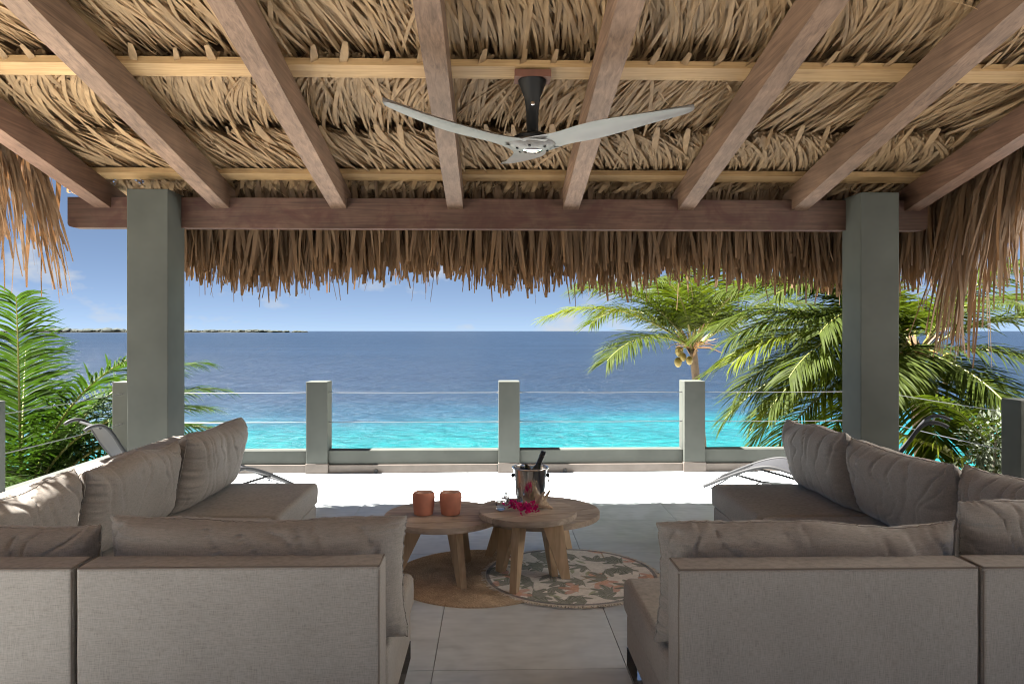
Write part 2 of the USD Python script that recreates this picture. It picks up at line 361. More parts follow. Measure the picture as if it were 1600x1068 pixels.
# sea: pale sand shelf near the shore, drop-off to deep water
mat("sea_water", {
    "g": ("geometry", {}), "s": ("separate_xyz", {}), "big": ("noise_texture", {"scale": 0.06, "detail": 5.0, "roughness": 0.62}), "dx": ("math", {"math_type": "multiply_add", "value2": -0.12}),
    "nm": ("math", {"math_type": "multiply_add", "value2": 30.0}), "mr": ("map_range", {"from_min": 40.0, "from_max": 130.0, "clamp": True}),
    "ramp": ("rgb_ramp", {"ramp": [(0.0, (0.006, 0.118, 0.114)), (0.25, (0.005, 0.102, 0.106)), (0.35, (0.005, 0.072, 0.084)), (0.47, (0.007, 0.030, 0.049)), (0.62, (0.007, 0.0175, 0.033)), (1.0, (0.007, 0.0145, 0.028))]}),
    "m1": ("mapping", {"mapping_type": "point", "scale": (0.5, 1.0, 1.0)}), "w1": ("noise_texture", {"scale": 1.5, "detail": 6.0, "roughness": 0.62, "distortion": 0.3}),
    "w2": ("noise_texture", {"scale": 0.16, "detail": 3.0}), "wa": ("math", {"math_type": "multiply_add", "value2": 2.2}),
    "b": ("bump", {"strength": 1.0, "distance": 0.6}),
    "m3": ("mapping", {"mapping_type": "point", "scale": (0.006, 0.035, 1.0)}), "w3": ("noise_texture", {"scale": 1.0, "detail": 5.0, "roughness": 0.6}), "r3": ("rgb_ramp", {"ramp": [(0.32, (0.78, 0.79, 0.80)), (0.68, (1.2, 1.2, 1.2))]}), "mu3": ("mix", {"mix_type": "multiply", "fac": 1.0}),
    "r2": ("rgb_ramp", {"ramp": [(0.34, (0.60, 0.64, 0.68)), (0.66, (1.4, 1.37, 1.33))]}), "mu": ("mix", {"mix_type": "multiply", "fac": 1.0}),
    "p": ("principled_bsdf", {"roughness": 0.22, "ior": 1.33, "specular_ior_level": 0.28})},
    [("g.position", "s.vector"), ("g.position", "big.vector"), ("s.x", "dx.value1"), ("s.y", "dx.value3"), ("big.fac", "nm.value1"), ("dx.value", "nm.value3"), ("nm.value", "mr.value"), ("mr.result", "ramp.fac"),
     ("g.position", "m1.vector"), ("m1.vector", "w1.vector"), ("g.position", "w2.vector"), ("w2.fac", "wa.value1"), ("w1.fac", "wa.value3"), ("wa.value", "b.height"), ("b.normal", "p.normal"),
     ("g.position", "m3.vector"), ("m3.vector", "w3.vector"), ("w3.fac", "r3.fac"), ("mu.color", "mu3.color1"), ("r3.color", "mu3.color2"),
     ("w1.fac", "r2.fac"), ("ramp.color", "mu.color1"), ("r2.color", "mu.color2"), ("mu3.color", "p.base_color")])

# ------------------------------------------------------------------ setting: sea, land, terrace
SEA = -5.9


def plane_grid(xs, ys, zf):
    x, y = np.meshgrid(xs, ys, indexing="ij")
    v = np.stack([x, y, zf(x, y)], -1).reshape(-1, 3)
    return trimesh.Trimesh(v, grid_faces(len(xs), len(ys))[:, ::-1], process=False)


structure("sea", plane_grid(np.array([-40000, -4000, -400, -60, 0, 60, 400, 4000, 40000.0]), np.array([18, 30, 50, 80, 150, 400, 1500, 6000, 20000, 60000.0]), lambda x, y: x * 0 + SEA), "sea_water")


def land(x, y):
    s = np.clip((y - 9) / 19.0, 0, 1)
    return -3.4 - 3.4 * s ** 1.2 + 0.5 * (meshkit.fbm(np.stack([x * 0.35, y * 0.35, x * 0], -1), 3, 4) - 0.5)


structure("shore_ground", plane_grid(np.linspace(-70, 70, 71), np.linspace(-45, 32, 60), land), "sand_ground", True)
FX0, FX1, FY0, FY1 = -4.36, 4.68, -0.9, 8.66
structure("terrace_slab", box(FX0, FX1, FY0, FY1, -4.2, -0.014), "grout")
structure("pale_deck", box(-12.0, 12.4, -9.05, -0.905, -0.4, -0.001), "pale_stone")  # added behind the viewer; bounces sunlight up into the thatch
floor = UsdGeom.Xform.Define(stage, numbered("/World", "terrace_floor"))
tag(floor, "large grey stoneware tiles paving the terrace", None, None, "structure")
TS = 0.92
rng = np.random.default_rng(11)
for i in range(-5, 6):
    for j in range(-6, 7):
        x0, y0 = -0.282 + i * TS, 3.512 + j * TS
        a, b = max(x0 + 0.002, FX0), min(x0 + TS - 0.002, FX1)
        c, d = max(y0 + 0.002, -0.9), min(y0 + TS - 0.002, FY1)
        if b - a < 0.03 or d - c < 0.03:
            continue
        t = box(a, b, c, d, -0.012, 0.0005 * rng.random() - 0.0005)
        obj("tile", t, "floor_tile", floor)

# distant island, low and wooded, with a pale beach
rng = np.random.default_rng(5)
xs = np.linspace(-3400, -930, 160)
ys = np.linspace(3900, 4350, 12)


def isl(x, y):
    e = np.clip((-930 - x) / 500, 0, 1) ** 0.6 * np.sin(np.clip((y - 3900) / 450, 0, 1) * PI) ** 0.6
    return SEA - 1.0 + 3.0 * e


structure("island", plane_grid(xs, ys, isl), "island_sand", True)
blobs = []
for k in range(520):
    u = rng.random()
    x = -3380 + u * 2380
    s = (7.5 + 10 * rng.random()) * np.clip((-930 - x) / 260, 0.35, 1) * (0.6 + 0.8 * meshkit.noise(np.array([x / 130.0, 0, 0]), 3))
    b = trimesh.creation.icosphere(1, 1.0)
    b.vertices = b.vertices * (1 + 0.35 * (rng.random((len(b.vertices), 1)) - 0.5)) * [s * 1.6, s, s * 0.62]
    b.apply_translation([x, 3960 + 160 * rng.random(), SEA + 2.0 + s * 0.35])
    blobs.append(b)
tag(obj("island_trees", cat(*blobs), "island_green"), "low dark green trees along the far island on the horizon", "trees", None, "stuff")

# assumed house wall behind the viewer, unseen, made dark to limit light on sofas
house = thing("house_wall", "added tall dark house wall behind the viewer, unseen, keeping light off the sofa backs", "wall", (0, -9.2, 0))
obj("wall", cat(box(-12.0, -2.2, -0.15, 0.15, -4.2, 6.9), box(2.6, 12.0, -0.15, 0.15, -4.2, 6.9), box(-2.199, 2.599, -0.15, 0.15, 2.4, 6.9)), "house_render", house)
obj("glass_door", box(-2.19, 2.59, -0.05, -0.02, 0.01, 2.39), "fan_black", house)
wing = thing("house_wing", "added white wall block right of the terrace, out of view, bouncing sunlight under the roof", "house", (5.5, 5.0, -4.2))  # added out of view to bounce sunlight under the roof
obj("wall", box(0, 4.0, -2.4, 2.35, 0, 11.2), "white_render", wing)
obj("coping", box(-0.08, 4.08, -2.48, 2.43, 11.202, 11.34), "pale_stone", wing)
for yy in (-1.3, 1.0):  # frames and panes only dress the added bounce wall
    w_ = obj("window", cat(box(-0.03, -0.002, yy - 0.45, yy + 0.45, 8.2, 8.26), box(-0.03, -0.002, yy - 0.45, yy + 0.45, 9.3, 9.36), box(-0.03, -0.002, yy - 0.45, yy - 0.39, 8.262, 9.298), box(-0.03, -0.002, yy + 0.39, yy + 0.45, 8.262, 9.298)), "purlin_wood", wing)
    obj("pane", box(-0.012, -0.003, yy - 0.388, yy + 0.388, 8.263, 9.297), "fan_black", w_)
ctr = thing("bar_counter", "added stone counter behind the viewer, unseen, keeping deck light off the sofa backs", "counter", (0.1, -0.55, 0))  # added out of view so deck light misses the sofa backs
obj("base", box(-4.0, 4.2, -0.2, 0.2, 0.0, 1.24), "skirting_stone", ctr)
obj("worktop", box(-4.05, 4.25, -0.24, 0.24, 1.242, 1.28), "grout", ctr)
# ------------------------------------------------------------------ railing
rail = thing("terrace_railing", "grey painted posts and low wall with thin steel cables edging the terrace", "railing", (0, 8.4, 0))


def R(m):
    m = m.copy()
    m.apply_translation([0, -8.4, 0])
    return m


def chamfer_box(x0, x1, y0, y1, z0, z1, c=0.008):
    m = rbox(x1 - x0, y1 - y0, z1 - z0, c, 1, 2)
    m.apply_translation([(x0 + x1) / 2, (y0 + y1) / 2, (z0 + z1) / 2])
    return m


PX = [-4.13, -1.98, 0.185, 2.30, 4.45]
HP = 1.03
for x in PX:
    obj("post", R(chamfer_box(x - 0.12, x + 0.12, 8.40, 8.64, 0.11, HP)), "painted_wall", rail, 40)
    obj("plinth", R(chamfer_box(x - 0.126, x + 0.126, 8.393, 8.646, 0.0005, 0.108, 0.003)), "skirting_stone", rail, 40)
LY = [6.10, 3.95, 1.8]
for x in (-4.13, 4.45):
    for y in LY:
        obj("post", R(chamfer_box(x - 0.12, x + 0.12, y - 0.12, y + 0.12, 0.11, HP)), "painted_wall", rail, 40)
        obj("plinth", R(chamfer_box(x - 0.126, x + 0.126, y - 0.126, y + 0.126, 0.0005, 0.108, 0.003)), "skirting_stone", rail, 40)
for a, b in zip(PX[:-1], PX[1:]):
    obj("low_wall", R(chamfer_box(a + 0.121, b - 0.121, 8.455, 8.615, 0.092, 0.25)), "painted_wall", rail, 40)
    obj("skirting", R(chamfer_box(a + 0.128, b - 0.128, 8.425, 8.64, 0.0005, 0.09, 0.003)), "skirting_stone", rail, 40)
    for z in (0.565, 0.90):
        obj("cable", R(tube([(a + 0.11, 8.50, z), ((a + b) / 2, 8.50, z - 0.004), (b - 0.11, 8.50, z)], 0.0042, 6)), "cable_steel", rail, True)
        for e in (a + 0.125, b - 0.125):
            obj("cable_ferrule", R(tube([(e - 0.02, 8.50, z), (e + 0.02, 8.50, z)], 0.0075, 8)), "cable_steel", rail, 40)
    d = tube([((a + b) / 2 - 0.42, 8.43, 0.022), ((a + b) / 2 - 0.42, 8.405, 0.018)], 0.021, 14)
    obj("drain_spout", R(d), "black_pipe", rail, 40)
for x in (-4.13, 4.45):
    yy = [8.40] + [y for y in LY]
    for hi, lo in zip(yy[:-1], yy[1:]):
        top, bot = (hi if hi == 8.40 else hi - 0.121), lo + 0.121
        s = 1 if x < 0 else -1
        obj("low_wall", R(chamfer_box(x - 0.08, x + 0.08, bot, top - 0.001, 0.092, 0.25)), "painted_wall", rail, 40)
        obj("skirting", R(chamfer_box(x - 0.11, x + 0.11, bot + 0.006, top - 0.009, 0.0005, 0.09, 0.003)), "skirting_stone", rail, 40)
        for z in (0.565, 0.90):
            obj("cable", R(tube([(x, bot - 0.01, z), (x, (top + bot) / 2, z - 0.004), (x, top + 0.01, z)], 0.0042, 6)), "cable_steel", rail, True)

# ------------------------------------------------------------------ thatched pavilion
pav = thing("thatched_pavilion", "open pavilion of wooden rafters and dried palm thatch on two square grey columns", "pavilion", (0.2, 6.2, 0))
PO = np.array([0.2, 6.2, 0])


def P(m):
    m = m.copy() if hasattr(m, "copy") else m
    m.apply_translation(-PO)
    return m


SL = 0.20


def zu(y):
    return 2.655 + SL * (6.2 - y)


def zt(y):
    return zu(y) + 0.255


obj("column", P(chamfer_box(-2.944, -2.618, 6.05, 6.38, 0.0005, 2.745, 0.006)), "painted_wall", pav, 40, "grey painted square column on the left")
obj("column", P(chamfer_box(3.036, 3.357, 6.05, 6.38, 0.0005, 2.745, 0.006)), "painted_wall", pav, 40, "grey painted square column on the right")
# eave beam, three lengths butted at the columns, outer ends with a rounded lower corner
for a, b, e in ((-3.56, -2.945, -1), (-2.617, 3.035, 0), (3.358, 3.75, 1)):
    pts = [(a, 2.467), (b, 2.467), (b, 2.722), (a, 2.722)]
    if e == -1:
        pts = [(a, 2.50), (a + 0.012, 2.478), (a + 0.05, 2.467), (b, 2.467), (b, 2.722), (a, 2.722)]
    if e == 1:
        pts = [(a, 2.467), (b - 0.05, 2.467), (b - 0.012, 2.478), (b, 2.50), (b, 2.722), (a, 2.722)]
    m = trimesh.creation.extrude_polygon(sg.Polygon(pts), 0.10, engine="earcut")
    m.apply_transform(trimesh.transformations.rotation_matrix(PI / 2, [1, 0, 0]))
    m.apply_translation([0, 6.41, 0])
    obj("beam", P(m), "beam_wood", pav)
RX = [-3.267 + 0.983 * k for k in range(8)]
for k, x in enumerate(RX):
    ya, yb = 0.25, 6.62
    w = 0.066
    v = []
    for y in (ya, yb):
        for dz in (0.0, 0.203):
            for s in (-1, 1):
                v.append([x + s * w, y, zu(y) + dz])
    v = np.array(v)
    m = trimesh.Trimesh(v, hull(v).faces if False else np.array([[0, 1, 3], [0, 3, 2], [4, 7, 5], [4, 6, 7], [0, 5, 1], [0, 4, 5], [2, 3, 7], [2, 7, 6], [0, 2, 6], [0, 6, 4], [1, 5, 7], [1, 7, 3]]), process=False)
    trimesh.repair.fix_normals(m)
    obj("rafter", P(m), "dark_rafter_wood" if k in (0, 7) else "rafter_wood", pav, False, "dark brown outermost rafter" if k in (0, 7) else None)
for (y0, y1) in ((4.495, 4.635), (6.09, 6.225), (2.95, 3.09), (1.40, 1.54)):
    xs_ = (-3.6, 4.05)
    v = []
    for x in xs_:
        for y in (y0, y1):
            for dz in (0.2045, 0.246):
                v.append([x, y, zu(y) + dz])
    m = hull(v)
    obj("purlin", P(m), "purlin_wood", pav)

# thatch underlay that closes the roof
xs = np.linspace(-3.66, 4.12, 60)
ys = np.linspace(0.15, 6.62, 70)


def lay(off, amp, sd):
    return lambda x, y: zt(y) + off + amp * (meshkit.fbm(np.stack([x * 5, y * 5, x * 0], -1), 3, sd) - 0.5)


top = plane_grid(xs, ys, lay(0.34, 0.1, 2))
bot = plane_grid(xs, ys, lay(0.21, 0.05, 3))
bot.invert()
edge = []
nx, ny = len(xs), len(ys)
ring = [i * ny for i in range(nx)] + [(nx - 1) * ny + j for j in range(1, ny)] + [i * ny + ny - 1 for i in range(nx - 2, -1, -1)] + [j for j in range(ny - 2, 0, -1)]
n0 = nx * ny
ef = []
for a, b in zip(ring, ring[1:] + ring[:1]):
    ef += [[a, b, b + n0], [a, b + n0, a + n0]]
um = trimesh.Trimesh(np.vstack([top.vertices, bot.vertices]), np.vstack([top.faces, bot.faces + n0, ef]), process=False)
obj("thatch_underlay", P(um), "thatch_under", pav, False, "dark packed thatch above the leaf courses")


def strips(rng, start, d0, d1, length, width, k=6, bend=1.6, nrm=(0, 0, -1), puff=0.0, wave=0.0, roll=0.5, taper=0.55):
    """Ribbons: start (n,3), direction turning from d0 to d1 (n,3), with a puff along nrm in the middle."""
    n = len(start)
    t = np.linspace(0, 1, k)
    w = (t ** (1 / bend))[None, :, None]
    d = norm(d0[:, None] * (1 - w) + d1[:, None] * w)
    step = length[:, None, None] / (k - 1)
    C = np.concatenate([start[:, None], start[:, None] + np.cumsum((d[:, :-1] + d[:, 1:]) / 2 * step, 1)], 1)
    nr = np.asarray(nrm, float)
    C = C + (np.sin(t * PI) ** 0.8)[None, :, None] * np.broadcast_to(puff, (n,))[:, None, None] * nr
    if wave:
        C = C + wave * rng.normal(size=(n, k, 3)) * t[None, :, None]
    side = norm(np.cross(d, nr))
    up = norm(np.cross(side, d))
    ph = rng.normal(0, roll, n)[:, None] + rng.normal(0, 0.35, n)[:, None] * t[None]
    prof = np.clip(1.0 - taper * t ** 2, 0.06, 1) * np.clip(0.55 + 3 * t, 0, 1)
    W = (np.cos(ph)[..., None] * side + np.sin(ph)[..., None] * up) * (width[:, None] / 2 * prof[None])[..., None]
    return ribbons(C, W)


rng = np.random.default_rng(21)
slope_dir = norm(np.array([0, 1.0, -SL]))
COURSES = [0.80, 1.73, 2.66, 3.60, 4.53, 5.47, 6.36]
for ci, yh in enumerate(COURSES):
    sp = 0.205 if ci > 2 else 0.30
    n = int(7.72 / sp)
    handed = 1 if ci % 2 else -1
    for i in range(n):
        x = -3.62 + (i + 0.5) * sp + rng.normal(0, 0.02)
        yy = yh + rng.normal(0, 0.018)
        ns = 96 if ci >= 4 else (80 if ci == 3 else 30)
        s0 = np.stack([x + rng.normal(0, 0.045, ns), yy + np.abs(rng.normal(0.02, 0.05, ns)), np.zeros(ns)], 1)
        s0[:, 2] = zt(s0[:, 1]) + rng.uniform(0.0, 0.05, ns)
        lean = (rng.normal(0.26, 0.08) + rng.normal(0.0, 0.15, ns) + 0.25 * (rng.random(ns) < 0.12) * rng.normal(0, 1, ns)) * handed
        a0 = np.clip(lean * 2.2, -1.2, 1.2)
        d0 = np.stack([np.sin(a0), np.cos(a0), -SL * np.cos(a0) - 0.10 * rng.random(ns)], 1)
        a1 = lean * 0.32 + rng.normal(0, 0.035, ns)
        d1 = np.stack([np.sin(a1), np.cos(a1), -SL * np.cos(a1) + 0.17 + 0.05 * rng.normal(size=ns)], 1)
        ln = rng.uniform(0.78, 1.16, ns) if ci < 6 else rng.uniform(0.35, 0.6, ns)
        body = strips(rng, s0, norm(d0), norm(d1), ln, rng.uniform(0.012, 0.030, ns), 9, 1.7, (0, 0, -1), rng.uniform(-0.005, 0.040, ns), 0.0006, 0.16, 0.45)
        ss = np.array([[x, yy - 0.13 - 0.06 * rng.random(), 0]])
        ss[:, 2] = zt(ss[:, 1]) - 0.012
        sd = np.array([[0.12 * handed + rng.normal(0, 0.12), 1, -SL - 0.05]])
        stub = strips(rng, ss, norm(sd), norm(sd + [[0.2 * handed, 0, 0.10]]), np.array([rng.uniform(0.34, 0.55)]), np.array([rng.uniform(0.034, 0.052)]), 6, 1.5, (0, 0, -1), np.array([0.02]), 0.002, 0.25, 0.75)
        wild = []
        if rng.random() < 0.5:
            m_ = rng.integers(1, 4)
            ws = np.stack([x + rng.normal(0, 0.08, m_), yy + rng.uniform(-0.02, 0.35, m_), np.zeros(m_)], 1)
            ws[:, 2] = zt(ws[:, 1]) - 0.02
            wa = rng.normal(0, 0.9, m_)
            wd = np.stack([np.sin(wa), np.cos(wa), -0.3 - 0.3 * rng.random(m_)], 1)
            wild = [strips(rng, ws, norm(wd), norm(wd + [0, 0, -0.2]), rng.uniform(0.08, 0.22, m_), rng.uniform(0.004, 0.010, m_), 5, 1.2, (0, 0, -1), 0.0, 0.004, 0.8, 0.9)]
        obj("palm_thatch_leaf", P(cat(body, stub, *wild)), "dry_thatch", pav, True)

# hanging fringe along the front eave and both sides
rng = np.random.default_rng(33)


def fringe_clump(px, py, pz, out, ns, lmin, lmax, spread, wmin=0.010, wmax=0.032, lean=(0, 0, 0), k=7):
    s0 = np.stack([px + rng.normal(0, spread[0], ns), py + rng.normal(0, spread[1], ns), np.zeros(ns)], 1)
    s0[:, 2] = pz(s0) + rng.uniform(0.0, 0.10, ns)
    d0 = np.array(out) + rng.normal(0, 0.22, (ns, 3))
    d1 = np.array([0, 0, -1.0]) + np.array(lean) + rng.normal(0, 1, (ns, 3)) * [0.10, 0.10, 0.0] + rng.normal(0, 0.05, 3) * [1, 0, 0]
    return strips(rng, s0, norm(d0), norm(d1), rng.uniform(lmin, lmax, ns), rng.uniform(wmin, wmax, ns), k, 3.0, (0, -1, 0.2), 0.0, 0.004, 0.6, 0.62)


nf = 56
for i in range(nf):
    x = -2.88 + 7.0 * (i + 0.5) / nf + rng.normal(0, 0.04)
    q = 0.055 + 0.055 * math.sin(x * 2.3) + 0.04 * math.sin(x * 5.9 + 1) + rng.normal(0, 0.03)
    a = fringe_clump(x, 6.56, lambda s: zt(s[:, 1]) - 0.02, (0, 1.0, -0.5), 44, 0.60 + q, 0.90 + q, (0.085, 0.07), 0.016, 0.052)
    b = fringe_clump(x, 6.62, lambda s: zt(s[:, 1]) + 0.12, (0, 0.8, -0.6), 22, 0.68 + q, 0.98 + q, (0.09, 0.06), 0.026, 0.070)
    parts = [a, b]
    if rng.random() < 0.35:
        parts.append(fringe_clump(x, 6.60, lambda s: zt(s[:, 1]), (0, 0.8, -0.6), 2, 1.0, 1.12, (0.06, 0.05), 0.008, 0.018))
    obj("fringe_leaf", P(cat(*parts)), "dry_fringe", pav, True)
for side, X0 in ((-1, -3.66), (1, 4.10)):
    y = 0.5
    while y < (6.05 if side < 0 else 6.6):
        near = y > 4.7
        ns = (20 if side < 0 else 40) if near else 12
        lm = (0.45, 1.05) if side < 0 else (0.55, 0.98)
        if y < 2.7:
            ns, lm = 44, (0.8, 1.3)  # unseen stretch hung long and dense to shade the sofa backs
        elif not near:
            lm = (0.15, 0.35)  # unseen stretch trimmed short so daylight gets in
        c = fringe_clump(X0 - side * 0.02, y, lambda s: zt(s[:, 1]) + 0.02, (0.5 * side, 0.75, -0.5), ns, lm[0], lm[1], (0.05, 0.10), 0.014, 0.042, (0.02 * side, 0.30, 0))
        t_ = fringe_clump(X0, y, lambda s: zt(s[:, 1]) + 0.08, (0.6 * side, 0.7, -0.3), 8 if side < 0 else 16, 0.25, 0.55, (0.05, 0.10), 0.014, 0.04, (0.1 * side, 0.35, 0))
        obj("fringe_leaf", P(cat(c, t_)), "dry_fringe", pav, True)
        y += 0.21 if near or y < 2.7 else 0.42
# two long loose leaves hanging on the right and left
for (x, y, n_, a, b) in ((4.03, 6.1, 64, 1.1, 1.66), (4.08, 5.72, 50, 0.8, 1.25), (4.06, 5.9, 14, 0.9, 1.3), (-3.62, 5.97, 22, 0.7, 1.12), (-3.64, 5.6, 18, 0.8, 1.15)):
    c = fringe_clump(x, y, lambda s: zt(s[:, 1]) - 0.05, (0.1 * np.sign(x), 0.5, -0.8), n_, a, b, (0.045, 0.035), 0.016, 0.04, (-0.03 * np.sign(x), 0.10, 0))
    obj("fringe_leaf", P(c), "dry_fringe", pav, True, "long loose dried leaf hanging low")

# ------------------------------------------------------------------ ceiling fan
FXc, FYc = 0.243, 4.565
fan = thing("ceiling_fan", "ceiling fan with three curved silver blades on a black flared stem under the thatch", "fan", (FXc, FYc, 2.74))
zp = zu(FYc) + 0.2045 - 2.74
obj("mount_block", box(-0.11, 0.11, -0.075, 0.075, zp - 0.045, zp - 0.002), "fan_block", fan)
obj("stem", lathe([(0.0, zp - 0.046), (0.088, zp - 0.048), (0.086, zp - 0.06), (0.069, zp - 0.10), (0.050, zp - 0.15), (0.043, zp - 0.20), (0.038, zp - 0.24), (0.037, 0.085), (0.05, 0.072), (0.10, 0.060), (0.125, 0.045), (0.12, 0.030), (0.0, 0.028)], 40), "fan_black", fan, 50)
badge = trimesh.creation.icosphere(2, 0.012)
badge.vertices *= [1, 0.25, 1.2]
badge.apply_translation([0, -0.046, zp - 0.20])
obj("stem_badge", badge, "chrome", fan, True)
for ang in (-1.5708 + math.radians(63), -1.5708 - math.radians(60), math.radians(98)):
    ns, nw = 40, 10
    t = np.linspace(0, 1, ns)
    r = 0.0 + t * 0.985
    lift = 0.0 + 0.105 * t ** 1.05 - 0.008 * np.sin(t * PI)
    # leading and trailing offsets: wide at the root, slim in the middle, blunt rounded tip
    half = 0.085 * np.exp(-((t - 0.0) / 0.15) ** 2) + 0.082 + 0.046 * np.exp(-((t - 0.45) / 0.27) ** 2) - 0.022 * t
    half = half * np.sqrt(np.clip((1 - t ** 14), 0, 1)) + 0.002
    swp = -0.055 * np.sin(t * PI) + 0.02 * t
    pitch = np.radians(8.5) * np.clip(t / 0.35, 0, 1) * (1 - 0.45 * t)
    u = np.linspace(-1, 1, nw)
    V = []
    for s in (-1, 1):
        off = swp[:, None] + half[:, None] * u[None] * np.cos(pitch)[:, None]
        zz = lift[:, None] - half[:, None] * u[None] * np.sin(pitch)[:, None] + 0.018 * (1 - u[None] ** 2) * np.clip(t[:, None] * 3, 0, 1) + s * 0.009 * np.sqrt(np.clip(1 - u[None] ** 2, 0, 1))
        p = np.stack([np.cos(ang) * r[:, None] - np.sin(ang) * off, np.sin(ang) * r[:, None] + np.cos(ang) * off, zz], -1)
        V.append(p.reshape(-1, 3))
    f = grid_faces(ns, nw)
    m = trimesh.Trimesh(np.vstack(V), np.vstack([f, f[:, ::-1] + ns * nw]), process=False)
    m.merge_vertices(digits_vertex=5)
    trimesh.repair.fix_normals(m)
    bl = obj("blade", m, "fan_silver", fan, 60)
obj("hub", lathe([(0.0, -0.030), (0.060, -0.030), (0.09, -0.024), (0.135, -0.006), (0.150, 0.012), (0.13, 0.028), (0.0, 0.027)], 48), "fan_silver", fan, 60)
obj("light_ring", lathe([(0.036, -0.0305), (0.038, -0.036), (0.055, -0.036), (0.062, -0.030), (0.0625, -0.028)], 40), "chrome", fan, 60)
obj("light_lens", lathe([(0.0, -0.044), (0.015, -0.043), (0.027, -0.039), (0.036, -0.032)], 32), "lens_glass", fan, True)
for k in range(6):
    a = k * PI / 3 + 0.3
    b = tube([(0.098 * math.cos(a), 0.098 * math.sin(a), -0.020), (0.100 * math.cos(a), 0.100 * math.sin(a), -0.027)], 0.0085, 12)
    obj("bolt", b, "fan_black", fan, 40)

# ------------------------------------------------------------------ sofas
BH = 0.79
SEAT = 0.42


def module(label, x0, x1, y0, y1, backs, group, ends=()):
    """Modular sofa seat on a chrome sled. backs: sides with an upholstered back ('near', 'left', 'right'); ends: outward sides."""
    cx, cy = (x0 + x1) / 2, (y0 + y1) / 2
    t = thing("sofa_module", label, "sofa", (cx, cy, 0), 0, group)
    w, d = x1 - x0 - 0.008, y1 - y0 - 0.008
    bt = 0.145
    sx0, sx1, sy0, sy1 = -w / 2, w / 2, -d / 2, d / 2
    if "near" in backs:
        sy0 += bt + 0.002
    if "left" in backs:
        sx0 += bt + 0.002
    if "right" in backs:
        sx1 -= bt + 0.002
    sd = int(abs(cx * 31 + cy * 17)) + 1
    c = rbox(sx1 - sx0, sy1 - sy0, 0.17, 0.032, 14, 4, 0.003, sd, 0.012)
    c.apply_translation([(sx0 + sx1) / 2, (sy0 + sy1) / 2, SEAT - 0.085])
    obj("seat_cushion", c, "sofa_fabric", t, True)
    e = 0.012
    b = rbox(sx1 - sx0 - 2 * e, sy1 - sy0 - 2 * e, 0.158, 0.014, 6, 3, 0.001, sd)
    b.apply_translation([(sx0 + sx1) / 2, (sy0 + sy1) / 2, 0.168])
    obj("base", b, "sofa_fabric", t, True)
    def back(ax0, ax1, ay0, ay1):
        q = rbox(ax1 - ax0, ay1 - ay0, BH - 0.09, 0.014, 10, 3, 0.0022, sd + 3)
        q.apply_translation([(ax0 + ax1) / 2, (ay0 + ay1) / 2, (BH + 0.09) / 2])
        bk = obj("back_panel", q, "sofa_fabric", t, 50)
        g = 0.006
        z0, z1 = 0.095, BH - 0.005
        pts = [(ax0 + g, ay0 + g, z0), (ax0 + g, ay0 + g, z1 - 0.01), (ax0 + g, ay0 + g, z1), (ax1 - g, ay0 + g, z1), (ax1 - g, ay0 + g, z1 - 0.01), (ax1 - g, ay0 + g, z0)] if ax1 - ax0 > ay1 - ay0 else \
              ([(ax1 - g, ay0 + g, z1), (ax1 - g, ay1 - g, z1)] if cx < 0 else [(ax0 + g, ay0 + g, z1), (ax0 + g, ay1 - g, z1)])
        segs = [tube([p_, q_], 0.0042, 6) for p_, q_ in zip(pts[:-1], pts[1:]) if np.linalg.norm(np.subtract(p_, q_)) > 0.05]
        if ax1 - ax0 > ay1 - ay0:
            segs += [tube([(xx, ay0 + g, z1), (xx, ay1 - g, z1)], 0.0042, 6) for xx in (ax0 + g, ax1 - g)]
        obj("piping", cat(*segs), "piping_cord", bk, True)
    if "near" in backs:
        back(-w / 2, w / 2, -d / 2, -d / 2 + bt)
    if "left" in backs:
        back(-w / 2, -w / 2 + bt, -d / 2 + (bt + 0.002 if "near" in backs else 0), d / 2)
    if "right" in backs:
        back(w / 2 - bt, w / 2, -d / 2 + (bt + 0.002 if "near" in backs else 0), d / 2)
    for s in (-1, 1):
        xx = s * (w / 2 - 0.035)
        y0_, y1_ = -d / 2 + 0.05, d / 2 - 0.02
        leg = cat(box(xx - 0.025, xx + 0.025, y0_, y1_, 0.0005, 0.011), box(xx - 0.025, xx + 0.025, y0_, y0_ + 0.012, 0.0112, 0.0885), box(xx - 0.025, xx + 0.025, y1_ - 0.012, y1_, 0.0112, 0.0885))
        obj("sled_leg", leg, "chrome", t)
    return t


GL, GR = "taupe modular sofa pieces of the left L-shaped sofa", "taupe modular sofa pieces of the right L-shaped sofa"
module("taupe sofa seat nearest on the left, its back panel facing us beside the open walkway", -1.432, -0.386, 2.575, 3.66, ("near",), GL)
module("taupe corner piece of the left sofa at the lower left edge of the picture", -2.48, -1.436, 2.575, 3.66, ("near", "left"), GL)
module("taupe middle seat of the left sofa's long side, next to the corner", -2.48, -1.385, 3.665, 4.765, ("left",), GL)
module("taupe far end seat of the left sofa, below the left column", -2.48, -1.36, 4.77, 5.84, ("left",), GL)
module("taupe sofa seat nearest on the right, its back panel facing us beside the open walkway", 0.625, 1.677, 2.505, 3.56, ("near",), GR)
module("taupe corner piece of the right sofa at the lower right edge of the picture", 1.681, 2.74, 2.505, 3.56, ("near", "right"), GR)
module("taupe middle seat of the right sofa's long side, next to the corner", 1.70, 2.74, 3.565, 4.69, ("right",), GR)
module("taupe far end seat of the right sofa, below the right column", 1.685, 2.74, 4.695, 5.70, ("right",), GR)


